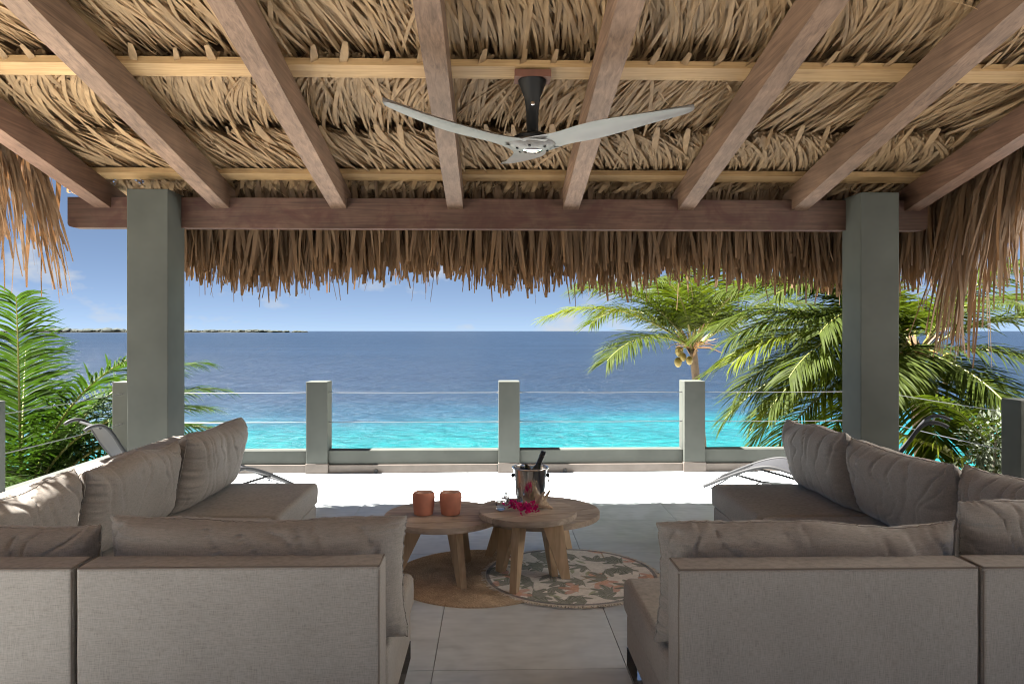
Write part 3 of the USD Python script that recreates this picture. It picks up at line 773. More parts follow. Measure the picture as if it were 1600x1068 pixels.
def pillow(w, h, T, seed, slump=0.022, pleat=0.020, NU=110, NV=70):
    """A stuffed back cushion in the xz plane, thickness along y, bottom at z=0, with puckers along its seam."""
    r_ = np.random.default_rng(seed)
    u = np.sin(np.linspace(-PI / 2, PI / 2, NU))
    v = np.sin(np.linspace(-PI / 2, PI / 2, NV))
    U, V = np.meshgrid(u, v, indexing="ij")
    aU, aV = np.abs(U), np.abs(V)
    x = U * w / 2 * (1 - 0.035 * (1 - V ** 2))
    z = V * h / 2 * (1 - 0.045 * (1 - U ** 2))
    prof = (np.clip(1 - aU ** 7, 0, 1) ** 0.5) * (np.clip(1 - aV ** 4.5, 0, 1) ** 0.5)
    du, dv = (1 - aU) * w / 2, (1 - aV) * h / 2
    sag = slump * (meshkit.noise(np.stack([U * 1.6 + seed, V * 0, V * 0], -1), seed) - 0.5) * 2 * (V * 0.5 + 0.5)
    vs = []
    for s in (-1, 1):
        n1 = meshkit.noise(np.stack([U * 1.7 + 11 * s, V * 1.3 + seed, U * 0 + s], -1), seed + 5) - 0.5
        wp = meshkit.fbm(np.stack([U * 2.2 + s, V * 1.6 + seed, U * 0], -1), 2, seed + 17)

        def folds(coord, sd, sharp):
            g_ = meshkit.noise(np.stack([coord, 0 * coord, 0 * coord + seed], -1), sd)
            return (1 - np.abs(2 * g_ - 1)) ** sharp
        tl = r_.uniform(-2.2, 2.2)
        f1 = folds(U * w * r_.uniform(5.0, 7.5) + 3.4 * wp + tl * V, seed + 21 + s, 6)
        f2 = folds(U * w * 21 + 0.8 * wp, seed + 31 + s, 3)
        f3 = folds(V * h * 20 + 1.0 * wp + 0.6 * U, seed + 41 + s, 3)
        topw = np.exp(-dv / r_.uniform(0.12, 0.22)) * (0.45 + 0.55 * (V > 0))
        k = T / 2 * prof * (1 + 0.26 * n1) - (pleat * 1.45 * f1 * topw + pleat * 0.55 * f2 * np.exp(-dv / 0.05) + pleat * 1.0 * f3 * np.exp(-du / 0.075)) * np.minimum(1, prof * 1.6)
        k = np.maximum(k, 0.0)
        a1, a2 = f2 - 0.3, f3 - 0.3
        xx = x + 0.006 * a2 * np.exp(-du / 0.1)
        zz = z + sag + 0.006 * a1 * np.exp(-dv / 0.1)
        vs.append(np.stack([xx, s * k, zz + h / 2], -1).reshape(-1, 3))
    f = grid_faces(NU, NV)
    m = trimesh.Trimesh(np.vstack(vs), np.vstack([f, f[:, ::-1] + NU * NV]), process=False)
    m.merge_vertices(digits_vertex=5)
    if m.volume < 0:
        m.invert()
    seam = []
    e = np.concatenate([np.arange(NU) * NV, (NU - 1) * NV + np.arange(1, NV), (np.arange(NU - 2, -1, -1)) * NV + NV - 1, np.arange(NV - 2, 0, -1)])
    ring = vs[0][e] * [1, 0, 1]
    return m, tube(ring, 0.0035, 5, closed=True)


def place(ms, rx, rz, loc, ry=0.0):
    R_ = trimesh.transformations.rotation_matrix(rz, [0, 0, 1]) @ trimesh.transformations.rotation_matrix(rx, [1, 0, 0]) @ trimesh.transformations.rotation_matrix(ry, [0, 1, 0])
    out = []
    for m in ms:
        m = m.copy()
        m.apply_transform(R_)
        out.append(m)
    return out


def back_cushion(label, loc, w, h, T, rx, rz, seed, ry=0.0, group=None, **kw):
    body, seam = place(pillow(w, h, T, seed, **kw), rx, rz, loc, ry)
    t = thing("back_cushion", label, "cushion", loc, 0, group)
    obj("cover", body, "sofa_fabric", t, True)
    obj("seam", seam, "sofa_fabric", t, True)


# rx > 0 tips the top towards -y (towards us)
ZC = SEAT + 0.012
back_cushion("taupe cushion slumped over the left sofa's near back panel beside the walkway", (-0.875, 2.86, ZC), 1.10, 0.47, 0.25, 0.10, 0.0, 23)
back_cushion("taupe cushion on the left sofa's near back panel, cut by the left picture edge", (-1.98, 2.86, ZC), 1.02, 0.455, 0.25, 0.10, 0.02, 34)
back_cushion("taupe cushion in the left corner, its seamed end pointing at the column", (-2.16, 3.36, ZC), 0.86, 0.46, 0.22, 0.12, PI / 2, 5)
back_cushion("taupe cushion on the left sofa's long side streaked with sunlight", (-2.12, 4.29, ZC), 1.06, 0.48, 0.24, 0.20, PI / 2, 6)
back_cushion("taupe cushion standing tallest at the far end of the left sofa", (-2.06, 5.31, ZC), 1.02, 0.50, 0.24, 0.22, PI / 2, 7)
back_cushion("taupe cushion slumped over the right sofa's near back panel beside the walkway", (1.17, 2.79, ZC), 1.12, 0.46, 0.25, 0.10, 0.0, 28)
back_cushion("taupe cushion on the right sofa's near back panel, cut by the right picture edge", (2.28, 2.83, ZC), 1.02, 0.52, 0.23, 0.10, 0.0, 9)
back_cushion("taupe cushion in the right corner, cut by the right picture edge below the railing post", (2.46, 3.36, ZC), 0.72, 0.50, 0.22, 0.12, -PI / 2, 10)
back_cushion("taupe cushion in the middle of the right sofa's long side", (2.42, 4.22, ZC), 1.08, 0.50, 0.24, 0.20, -PI / 2, 11)
back_cushion("taupe cushion at the far end of the right sofa, in front of the right column", (2.38, 5.20, ZC), 0.96, 0.51, 0.24, 0.22, -PI / 2, 12)

# ------------------------------------------------------------------ tables
def table(label, cx, cy, r, h, angs, footr, tops=0.036, nb=5, rot=20.0):
    t = thing("round_table", label, "table", (cx, cy, 0))
    circ = sg.Point(0, 0).buffer(r, 48)
    rr = np.random.default_rng(int(r * 1000))
    cuts = np.linspace(-r, r, nb + 1) + np.concatenate([[0], rr.normal(0, 0.012, nb - 1), [0]])
    for k in range(nb):
        strip = sg.box(-r - 1, cuts[k] + 0.0008, r + 1, cuts[k + 1] - 0.0008).intersection(circ)
        if strip.is_empty:
            continue
        low = trimesh.creation.extrude_polygon(strip, tops - 0.004, engine="earcut")
        s2 = strip.buffer(-0.003)
        v2 = trimesh.creation.extrude_polygon(s2, 0.004, engine="earcut")
        v2.apply_translation([0, 0, tops - 0.0042])
        m = cat(low, v2)
        m.apply_translation([0, 0, h - tops + rr.uniform(-0.0008, 0.0008)])
        m.apply_transform(trimesh.transformations.rotation_matrix(math.radians(rot), [0, 0, 1]))
        obj("plank", m, "table_top_wood", t)
    for a in angs:
        a = math.radians(a)
        c, s = math.cos(a), math.sin(a)
        rt = footr * 0.62
        pts = []
        for (rad, z, hw, ht) in ((rt, h - tops - 0.001, 0.062, 0.024), (footr, 0.0, 0.026, 0.021)):
            for u in (-1, 1):
                for v in (-1, 1):
                    pts.append((c * (rad + u * hw) - s * v * ht, s * (rad + u * hw) + c * v * ht, z))
        for p in list(pts)[:4]:
            pts.append((p[0], p[1], h - tops - 0.06))
        obj("leg", hull(pts), "table_leg_wood", t)
    return t


FZ = 0.012  # rug thickness carried by most feet
table("round wooden table at left carrying the two terracotta pots", -0.33, 4.88, 0.378, 0.405, (-62, 60, 180), 0.30, rot=8)
table("largest round wooden table, low and tucked behind the front one", 0.31, 5.16, 0.432, 0.358, (160, 48, -76), 0.36, nb=6, rot=30)
table("smallest and tallest round wooden table, in front, carrying the ice bucket", 0.222, 4.735, 0.312, 0.462, (-112, 6, 134), 0.25, nb=4, rot=15)

# ------------------------------------------------------------------ rugs
jr = thing("jute_rug", "round woven jute rug in natural brown under the tables", "rug", (-0.09, 4.86, 0))
NR, NA = 47 * 5, 300
rad = np.linspace(0.004, 0.565, NR)
ang = np.arange(NA) * 2 * PI / NA
RR, AA = np.meshgrid(rad, ang, indexing="ij")
ph = (RR / 0.012 + AA / (2 * PI)) % 1.0
zz = 0.003 + 0.007 * np.sqrt(np.clip(1 - (2 * ph - 1) ** 2, 0, 1)) + 0.0016 * np.sin(AA * RR * 260 + np.floor(RR / 0.012) * 2.1)
zz[-1] = 0.0005
wob = 1 + 0.006 * np.sin(3 * AA + 1) + 0.004 * np.sin(7 * AA)
v = np.stack([RR * wob * np.cos(AA), RR * wob * np.sin(AA), zz], -1).reshape(-1, 3)
obj("coiled_braid", trimesh.Trimesh(v, grid_faces(NR, NA, 0, True)[:, ::-1], process=False), "jute", jr, True)

fr = thing("floral_rug", "round rug printed with grey palm fans and coral blooms, pale fringed edge", "rug", (0.51, 4.84, 0))
NG = 300
g = np.linspace(-0.565, 0.565, NG)
gx, gy = np.meshgrid(g, g, indexing="ij")
col = np.empty((NG, NG, 3))
col[:] = (0.78, 0.74, 0.69)
nz = meshkit.fbm(np.stack([gx * 14, gy * 14, gx * 0], -1), 4, 3)
col *= (0.86 + 0.28 * nz)[..., None]
rng = np.random.default_rng(8)


def paint(mask, c):
    m_ = np.clip(mask, 0, 1)[..., None]
    col[:] = col * (1 - m_) + np.array(c) * m_


spots = []
for k in range(1500):
    q = rng.uniform(-0.56, 0.56, 2)
    if np.hypot(*q) < 0.56 and all(np.hypot(*(q - s)) > 0.098 for s in spots):
        spots.append(q)
for i, s in enumerate(spots):
    dx, dy = gx - s[0], gy - s[1]
    rr_, aa = np.hypot(dx, dy), np.arctan2(dy, dx)
    a0 = rng.uniform(0, 2 * PI)
    da = (aa - a0 + PI) % (2 * PI) - PI
    wob = 0.02 * (meshkit.noise(np.stack([gx * 20, gy * 20, gx * 0 + i], -1), i) - 0.5)
    if i % 5 < 3:  # drooping palm fan in grey green
        L = 0.13 + 0.03 * rng.random()
        inside = (np.abs(da) < 1.25) & (rr_ + wob < L * (0.75 + 0.25 * np.cos(da * 9)))
        ribs = 0.5 + 0.5 * np.sin(da * 26 + rr_ * 40)
        paint(inside * 0.80, (0.17, 0.18, 0.175))
        paint(inside * (ribs > 0.62) * 0.75, (0.40, 0.40, 0.35))
        paint(inside * (ribs < 0.12) * 0.6, (0.20, 0.23, 0.11))
    elif i % 5 == 3:  # coral bloom with pointed petals
        L = 0.105 + 0.03 * rng.random()
        inside = (np.abs(da) < 1.5) & (rr_ + wob < L * (0.42 + 0.58 * np.abs(np.cos(da * 3.5)) ** 1.5))
        paint(inside * 0.75, (0.64, 0.36, 0.28))
        paint((inside & (rr_ < L * 0.45)) * 0.7, (0.70, 0.42, 0.30))
        stem = (np.abs(np.sin(da + PI) * rr_) < 0.006) & (np.cos(da) < 0) & (rr_ < 0.16)
        paint(stem * 0.7, (0.33, 0.24, 0.13))
    else:  # pale green leaf
        L = 0.10
        inside = np.abs(da) < 0.55 * np.clip(1 - rr_ / L, 0, 1) + 0.0
        paint((inside & (rr_ < L)) * 0.8, (0.36, 0.40, 0.26))
rr_ = np.hypot(gx, gy)
paint(((rr_ > 0.532) & (rr_ < 0.556)) * 0.75, (0.16, 0.16, 0.17))
paint((rr_ >= 0.556) * 0.9, (0.62, 0.55, 0.47))
col *= (0.92 + 0.16 * meshkit.noise(np.stack([gx * 60, gy * 60, gx * 0], -1), 2))[..., None]
keep = (rr_ < 0.564).reshape(-1)
f = grid_faces(NG, NG)[:, ::-1]
f = f[keep[f].all(1)]
idx = -np.ones(NG * NG, int)
uq = np.unique(f)
idx[uq] = np.arange(len(uq))
pts = np.stack([gx, gy, 0.0135 + 0.0012 * nz - 0.0075 * np.clip((rr_ - 0.45) / 0.11, 0, 1) * 0], -1).reshape(-1, 3)[uq]
obj("rug_face", trimesh.Trimesh(pts, idx[f], process=False), "printed_rug", fr, True, color=col.reshape(-1, 3)[uq])
obj("rug_backing", lathe([(0.0, 0.0118), (0.5585, 0.0118), (0.5615, 0.0105), (0.5615, 0.001), (0.0, 0.0008)], 96), "rug_fringe", fr)
rng = np.random.default_rng(14)
n = 620
a = np.sort(rng.uniform(0, 2 * PI, n))
s0 = np.stack([0.561 * np.cos(a), 0.561 * np.sin(a), np.full(n, 0.0135)], 1)
d0 = np.stack([np.cos(a), np.sin(a), np.full(n, 0.1)], 1) + rng.normal(0, 0.25, (n, 3)) * [1, 1, 0.1]
d1 = d0 * [1, 1, 0] + [0, 0, -0.35]
obj("fringe", strips(rng, s0, norm(d0), norm(d1), rng.uniform(0.018, 0.034, n), rng.uniform(0.004, 0.008, n), 4, 1.5, (0, 0, 1), 0.0, 0.0, 0.3, 0.4), "rug_fringe", fr, kind="stuff")

# ------------------------------------------------------------------ things on the tables
for i, (x, y, lab) in enumerate(((-0.452, 4.86, "squat terracotta pot with an open rim, left of the pair on the table"), (-0.276, 4.86, "squat terracotta pot with an open rim, right of the pair on the table"))):
    t = thing("terracotta_pot", lab, "pot", (x, y, 0.406), i * 40)
    prof = [(0.0, 0.0005), (0.055, 0.0005), (0.061, 0.004), (0.0635, 0.02), (0.0675, 0.05), (0.0715, 0.085), (0.0738, 0.108), (0.0730, 0.124), (0.0690, 0.136), (0.0640, 0.1425), (0.0615, 0.1450), (0.0590, 0.1448), (0.0578, 0.1425)]
    obj("body", lathe(prof, 48), "terracotta", t, 60)
    obj("inner_lip", lathe([(0.0578, 0.1424), (0.050, 0.1405), (0.039, 0.1400), (0.036, 0.1370), (0.034, 0.122), (0.033, 0.105)], 40), "pot_inside", t, 60)
    obj("candle", lathe([(0.0, 0.112), (0.02, 0.1115), (0.0328, 0.112), (0.0328, 0.06)], 32), "candle_wax", t, 60)

for i, (x, y, lab) in enumerate(((0.052, 4.745, "clear faceted drinking glass standing in front on the wooden table"), (0.128, 4.86, "clear faceted drinking glass half hidden behind the magenta flowers"))):
    t = thing("drinking_glass", lab, "glass", (x, y, 0.464))
    n = 36
    a = np.arange(n) * 2 * PI / n
    outer, inner = [(0.030, 0.0), (0.034, 0.004), (0.0355, 0.03), (0.0375, 0.052), (0.0395, 0.056), (0.0425, 0.11), (0.0418, 0.1115)], [(0.0405, 0.11), (0.0375, 0.055), (0.033, 0.03), (0.030, 0.018), (0.0, 0.016)]
    prof = np.array([(0.0, 0.0)] + outer + inner)
    facet = np.where((prof[:, 1] < 0.054) & (np.arange(len(prof)) < 6), 0.05, 0.0)
    rr_ = prof[:, None, 0] * (1 - facet[:, None] * np.abs(np.sin(a * 4.5))[None])
    v = np.stack([rr_ * np.cos(a), rr_ * np.sin(a), np.broadcast_to(prof[:, None, 1], rr_.shape)], -1).reshape(-1, 3)
    m = trimesh.Trimesh(v, grid_faces(len(prof), n, 0, True), process=False)
    m.merge_vertices()
    m.update_faces(m.nondegenerate_faces())
    if m.volume < 0:
        m.invert()
    obj("tumbler", m, "clear_glass", t, 40)

bx, by = 0.249, 4.925
bk = thing("ice_bucket", "polished steel ice bucket with ring handles on the front table", "bucket", (bx, by, 0.463))
obj("body", lathe([(0.0, 0.001), (0.082, 0.001), (0.088, 0.004), (0.0895, 0.012), (0.112, 0.222), (0.1135, 0.232), (0.1115, 0.232), (0.1095, 0.222), (0.087, 0.014), (0.0, 0.012)], 64), "bucket_steel", bk, 50)
rim = tube([(0.1165 * math.cos(k * PI / 32), 0.1165 * math.sin(k * PI / 32), 0.2335) for k in range(64)], 0.0062, 8, closed=True)
obj("rim", rim, "bucket_steel", bk, True)
for s in (-1, 1):
    kn = trimesh.creation.icosphere(2, 0.014)
    kn.vertices *= [0.8, 1, 1]
    kn.apply_translation([s * 0.117, 0, 0.182])
    obj("handle_knob", kn, "fan_black", bk, True)
    rg = tube([(s * 0.121, 0.014 * math.cos(k * PI / 10), 0.157 + 0.021 * math.sin(k * PI / 10)) for k in range(20)], 0.0036, 8, closed=True)
    obj("ring_handle", rg, "bucket_steel", bk, True)
ice = hull(np.random.default_rng(2).normal(0, 1, (40, 3)) * [0.03, 0.03, 0.01])

bo = thing("champagne_bottle", "dark champagne bottle leaning in the steel ice bucket, only its neck showing", "bottle", (bx, by, 0.463))
prof = np.array([(0.0, 0.0), (0.038, 0.0), (0.044, 0.008), (0.044, 0.15), (0.041, 0.18), (0.030, 0.215), (0.0195, 0.245), (0.0165, 0.272), (0.0150, 0.30)])
foil = np.array([(0.0172, 0.262), (0.0168, 0.285), (0.0157, 0.307), (0.0185, 0.310), (0.0185, 0.317), (0.0160, 0.320), (0.0178, 0.326), (0.0182, 0.340), (0.0165, 0.347), (0.0, 0.349)])
bt = trimesh.transformations.translation_matrix([-0.038, -0.01, 0.021]) @ trimesh.transformations.rotation_matrix(0.37, [0, 1, 0]) @ trimesh.transformations.rotation_matrix(0.05, [1, 0, 0])
for nm, pr, mt in (("body", prof, "bottle_glass"), ("foil", foil, "bottle_foil")):
    m = lathe(pr, 32)
    m.apply_transform(bt)
    obj(nm, m, mt, bo, 50)

# bougainvillea sprig
rng = np.random.default_rng(9)
fl = thing("bougainvillea_flowers", "bright magenta bougainvillea blooms lying on the front table", "flowers", (0.19, 4.63, 0.464))


def bloom(c, s):
    out = []
    up = norm(np.array([0, 0, 1.0]) + rng.normal(0, 0.7, 3))
    a = norm(np.cross(up, [1, 0.3, 0.1]))
    b = np.cross(up, a)
    for k in range(3):
        th = k * 2 * PI / 3 + rng.random()
        d = math.cos(th) * a + math.sin(th) * b
        side = np.cross(up, d)
        base, mid, tip = c + up * 0.002, c + d * s * 0.55 + up * s * 0.35, c + d * s + up * s * 0.45
        v = np.array([base, mid + side * s * 0.42, mid - side * s * 0.42, tip, mid - up * s * 0.08])
        out.append(trimesh.Trimesh(v, [[0, 4, 1], [0, 2, 4], [1, 4, 3], [4, 2, 3]], process=False))
    return cat(*out)


for k in range(46):
    u = rng.random()
    if k < 20:
        c = np.array([rng.normal(-0.06, 0.035), rng.normal(0.06, 0.02), 0.012 + abs(rng.normal(0.018, 0.014))])
    else:
        c = np.array([rng.normal(0.02, 0.036), rng.normal(0.0, 0.024), 0.012 + abs(rng.normal(0.018, 0.016))])
    obj("bloom", bloom(c, rng.uniform(0.020, 0.030)), "bract", fl)

# driftwood
dw = thing("driftwood", "gnarled pale driftwood stump beside the flowers on the front table", "driftwood", (0.30, 4.74, 0.464))
mf = manifold3d.Manifold


def limb(pts):
    out = None
    sph = [mf.sphere(r, 12).translate(tuple(p)) for p, r in pts]
    for a, b in zip(sph[:-1], sph[1:]):
        h = mf.batch_hull([a, b])
        out = h if out is None else out + h
    return out


body = limb([((-0.045, 0.0, 0.025), 0.018), ((0.0, 0.0, 0.040), 0.032), ((0.035, -0.005, 0.030), 0.024)])
for pts in ([((0.0, 0, 0.04), 0.024), ((-0.02, 0.012, 0.10), 0.013), ((-0.032, 0.02, 0.155), 0.004)], [((0.015, 0, 0.045), 0.022), ((0.045, 0.0, 0.085), 0.012), ((0.062, 0.0, 0.118), 0.006)],
            [((0.03, 0, 0.03), 0.02), ((0.055, -0.01, 0.018), 0.014), ((0.075, -0.016, 0.012), 0.008)], [((-0.03, 0, 0.03), 0.018), ((-0.062, -0.008, 0.03), 0.010), ((-0.085, -0.01, 0.040), 0.004)],
            [((0.0, -0.01, 0.05), 0.02), ((0.01, -0.02, 0.092), 0.012), ((0.03, -0.022, 0.112), 0.006)], [((0.0, 0, 0.03), 0.02), ((0.0, -0.02, 0.012), 0.011)]):
    body = body + limb(pts)
m = body.refine_to_length(0.008).to_mesh()
m = trimesh.Trimesh(m.vert_properties[:, :3], m.tri_verts)
m = trimesh.smoothing.filter_taubin(m, iterations=8)
m.vertices += m.vertex_normals * (0.010 * (meshkit.fbm(m.vertices * 45, 3, 2) - 0.5))[:, None]
m.apply_translation([0, 0, -m.bounds[0, 2] + 0.0005])
obj("stump", m, "driftwood", dw, True)

# ------------------------------------------------------------------ sun loungers
def lounger(label, foot, head, group):
    foot, head = np.array(foot), np.array(head)
    ax = head - foot
    L = np.linalg.norm(ax)
    t = thing("sun_lounger", label, "sun lounger", (foot[0], foot[1], 0), math.degrees(math.atan2(ax[1], ax[0])), group)
    key = np.array([(0.0, 0.016), (0.10, 0.07), (0.30, 0.175), (0.48, 0.25), (0.60, 0.275), (0.72, 0.258), (0.95, 0.185), (1.15, 0.135), (1.30, 0.165), (1.45, 0.27), (1.60, 0.43), (1.72, 0.60), (1.80, 0.735), (1.86, 0.79), (1.93, 0.80), (2.01, 0.765)])
    key[:, 0] *= L / 1.95
    from scipy.interpolate import CubicSpline
    ss = np.concatenate([[0], np.cumsum(np.linalg.norm(np.diff(key, axis=0), axis=1))])
    cs = CubicSpline(ss, key)
    p = cs(np.linspace(0, ss[-1], 90))
    W = 0.30
    for s in (-1, 1):
        pts = np.stack([p[:, 0], np.full(len(p), s * W), p[:, 1]], 1)
        obj("side_rail", tube(pts, 0.0165, 10), "aluminium", t, True)
    i0, i1 = 14, 84
    q = p[i0:i1]
    n = len(q)
    ys_ = np.linspace(-W + 0.012, W - 0.012, 8)
    vv = np.stack([np.repeat(q[:, :1], 8, 1), np.broadcast_to(ys_, (n, 8)), q[:, 1:2] - 0.012 * (1 - (ys_[None] / W) ** 2)], -1)
    nn = np.gradient(q, axis=0)
    nn = np.stack([-nn[:, 1], nn[:, 0]], 1)
    nn /= np.linalg.norm(nn, axis=1, keepdims=True)
    lo = vv.copy()
    lo[..., 0] -= 0.004 * nn[:, :1]
    lo[..., 2] -= 0.004 * nn[:, 1:]
    f = grid_faces(n, 8)
    m = trimesh.Trimesh(np.vstack([vv.reshape(-1, 3), lo.reshape(-1, 3)]), np.vstack([f[:, ::-1], f + n * 8]), process=False)
    obj("sling", m, "sling", t, True)
    for k in (13, 84, 60):
        obj("cross_bar", tube([(p[k, 0], -W, p[k, 1] - 0.02), (p[k, 0], W, p[k, 1] - 0.02)], 0.012, 8), "aluminium", t, True)
    obj("cross_bar", tube([(p[2, 0], -W, p[2, 1]), (p[2, 0], W, p[2, 1])], 0.013, 8), "aluminium", t, True)
    for s in (-1, 1):
        y = s * (W - 0.035)
        obj("base_leg", tube([(0.32 * L / 1.95, y, 0.155), (0.66, y, 0.10), (1.05, y, 0.014), (1.62, y, 0.014)], 0.011, 8), "aluminium", t, True)
        obj("base_leg", tube([(1.05, y, 0.15), (0.80, y, 0.014)], 0.011, 8), "aluminium", t, True)
        obj("back_strut", tube([(1.62 * L / 1.95, y, 0.42), (1.62, y, 0.014)], 0.011, 8), "aluminium", t, True)
        obj("arm_rest", tube([(1.22, s * (W + 0.02), 0.16), (1.20, s * (W + 0.05), 0.30), (1.28, s * (W + 0.06), 0.37), (1.42, s * (W + 0.05), 0.385), (1.56, s * (W + 0.02), 0.40)], 0.012, 8), "aluminium", t, True)
    obj("foot_bar", tube([(1.62, -W + 0.03, 0.014), (1.62, W - 0.03, 0.014)], 0.011, 8), "aluminium", t, True)


lounger("low grey sling sun lounger behind the left column, head towards the left railing", (-2.20, 7.86), (-3.58, 6.56), None)
lounger("low grey sling sun lounger behind the right column, head towards the right railing", (2.32, 7.78), (4.06, 6.62), None)

# ------------------------------------------------------------------ palms
def frond(rng, base, az, el, L, droop, leaf_len=0.62, n=62, V=0.35, leaf_droop=0.8, twist=0.0, wid=0.026):
    k = 26
    s = np.linspace(0, 1, k)
    e = el - droop * s ** 1.35
    azs = az + twist * s ** 2
    d = np.stack([np.cos(azs) * np.cos(e), np.sin(azs) * np.cos(e), np.sin(e)], 1)
    p = np.array(base) + np.concatenate([[np.zeros(3)], np.cumsum((d[:-1] + d[1:]) / 2 * (L / (k - 1)), 0)])
    rib = tube(p, 0.022 * (1 - 0.86 * s) + 0.002, 6)
    out = []
    for side in (-1, 1):
        t = np.clip(np.linspace(0.14, 0.995, n) + rng.normal(0, 0.004, n), 0.1, 0.999)
        P0 = np.stack([np.interp(t, s, p[:, i]) for i in range(3)], 1)
        D = norm(np.stack([np.interp(t, s, d[:, i]) for i in range(3)], 1))
        lat = norm(np.cross(D, [0, 0, 1.0])) * side
        up = norm(np.cross(lat * side, D))
        fw = 0.55 + 0.75 * t ** 2 + rng.normal(0, 0.06, n)
        vv = V * (1 - 0.4 * t) + rng.normal(0, 0.13, n)
        dir0 = norm(lat + D * fw[:, None] + up * vv[:, None])
        ln = leaf_len * (0.45 + 0.75 * np.sin(np.clip(t * 1.02, 0, 1) ** 0.8 * PI * 0.86 + 0.22)) * rng.uniform(0.85, 1.1, n)
        dir1 = norm(dir0 + np.array([0, 0, -1.0]) * (leaf_droop * rng.uniform(0.5, 1.5, n))[:, None])
        kk = 5
        tt = np.linspace(0, 1, kk)
        dd = norm(dir0[:, None] * (1 - tt[None, :, None]) + dir1[:, None] * tt[None, :, None])
        C = np.concatenate([P0[:, None], P0[:, None] + np.cumsum((dd[:, :-1] + dd[:, 1:]) / 2 * (ln[:, None, None] / (kk - 1)), 1)], 1)
        wv = norm(np.cross(dd, up[:, None] + 0.25 * rng.normal(size=(n, 1, 3))))
        prof = np.array([0.55, 1.0, 0.92, 0.62, 0.06])
        out.append(ribbons(C, wv * (wid / 2 * prof)[None, :, None]))
    return cat(*out), rib


def palm(name, label, crown, trunk_foot, fronds, seed, trunk_r=0.13, coconuts=(), group=None, leafmat="palm_leaf", yellow=(), stalks=0, **kw):
    rng = np.random.default_rng(seed)
    crown = np.array(crown, float)
    t = thing(name, label, "palm tree", trunk_foot, 0, group)
    O = np.array(trunk_foot, float)
    f = O
    k = 60
    s = np.linspace(0, 1, k)
    pts = f + (crown - f) * s[:, None]
    pts[:, 0] += 0.10 * np.sin(s * PI) * (-1 if crown[0] > f[0] else 1) * (abs(crown[0] - f[0]) > 0.2)
    rr = trunk_r * (1.25 - 0.4 * s) * (1 + 0.05 * (np.arange(k) % 2))
    obj("trunk", tube(pts - O, rr, 14), "palm_trunk", t, True)
    sh = []
    for i in range(30):
        a = rng.uniform(0, 2 * PI)
        d = norm(np.array([math.cos(a), math.sin(a), 1.0 + rng.random()]))
        st = crown - O + [0, 0, -0.25 + 0.25 * rng.random()] + d * 0.05
        sh.append(strips(rng, st[None], d[None], norm(d + [0, 0, -0.3])[None], np.array([rng.uniform(0.3, 0.75)]), np.array([rng.uniform(0.04, 0.12)]), 5, 1.5, (math.cos(a), math.sin(a), 0.1), 0.0, 0.01, 0.4, 0.8))
    obj("leaf_sheath", cat(*sh), "dry_sheath", t, True)
    for i, (a, e, L, dr, tw) in enumerate(fronds):
        m, rib = frond(rng, crown - O + np.array([math.cos(math.radians(a)), math.sin(math.radians(a)), 0]) * 0.06 + [0, 0, 0.05], math.radians(a), math.radians(e), L, math.radians(dr), twist=math.radians(tw), **kw)
        fr_ = obj("frond", m, "palm_leaf_yellow" if i in yellow else leafmat, t, True)
        obj("midrib", rib, "midrib", fr_, True)
    for c in coconuts:
        nut = trimesh.creation.icosphere(2, 1.0)
        nut.vertices = nut.vertices * [0.075, 0.075, 0.098] * rng.uniform(0.7, 1.05) * (1 + 0.1 * (rng.random() - 0.5))
        nut.vertices[:, :2] *= (1 + 0.12 * nut.vertices[:, 2:3] / 0.13)
        nut.apply_translation(crown - O + np.array(c))
        obj("coconut", nut, "coconut", t, True)
    if stalks:
        st = []
        for i in range(stalks):
            a = rng.uniform(0, 2 * PI)
            d0 = norm(np.array([math.cos(a), math.sin(a), 0.9]))
            st.append(strips(rng, np.repeat((crown - O)[None], 5, 0), norm(d0 + rng.normal(0, 0.2, (5, 3))), norm(np.array([math.cos(a), math.sin(a), -0.6]) + rng.normal(0, 0.3, (5, 3))), rng.uniform(0.35, 0.6, 5), np.full(5, 0.022), 7, 1.0, (0, 0, 1), 0.0, 0.01, 0.5, 0.4))
        obj("flower_stalk", cat(*st), "orange_stalk", t, True)
    return t


rng = np.random.default_rng(77)
P1 = (3.80, 14.0, 1.25)
palm("coconut_palm", "slim coconut palm with yellow nuts between the right column and the nearest railing post", P1, (4.12, 14.2, -4.4),
     [(178, 38, 2.9, 62, 0), (160, 60, 2.6, 70, 8), (200, 52, 2.7, 66, -8), (-90, 76, 2.2, 40, 0), (-60, 58, 2.6, 70, 10), (-120, 60, 2.5, 72, -8), (0, 45, 2.8, 70, 0), (25, 60, 2.6, 60, 10), (-25, 40, 2.8, 72, 0),
      (90, 60, 2.6, 70, 0), (130, 42, 2.8, 75, 0), (60, 42, 2.6, 75, 0), (215, 20, 2.3, 60, 0)], 1,
     coconuts=[(-0.22, -0.10, -0.14), (-0.12, -0.19, -0.20), (-0.27, -0.02, -0.04), (-0.30, -0.06, -0.24)], stalks=6, yellow=(3, 0), trunk_r=0.085, leaf_len=0.74, n=96)
P2 = (6.0, 10.4, 1.25)
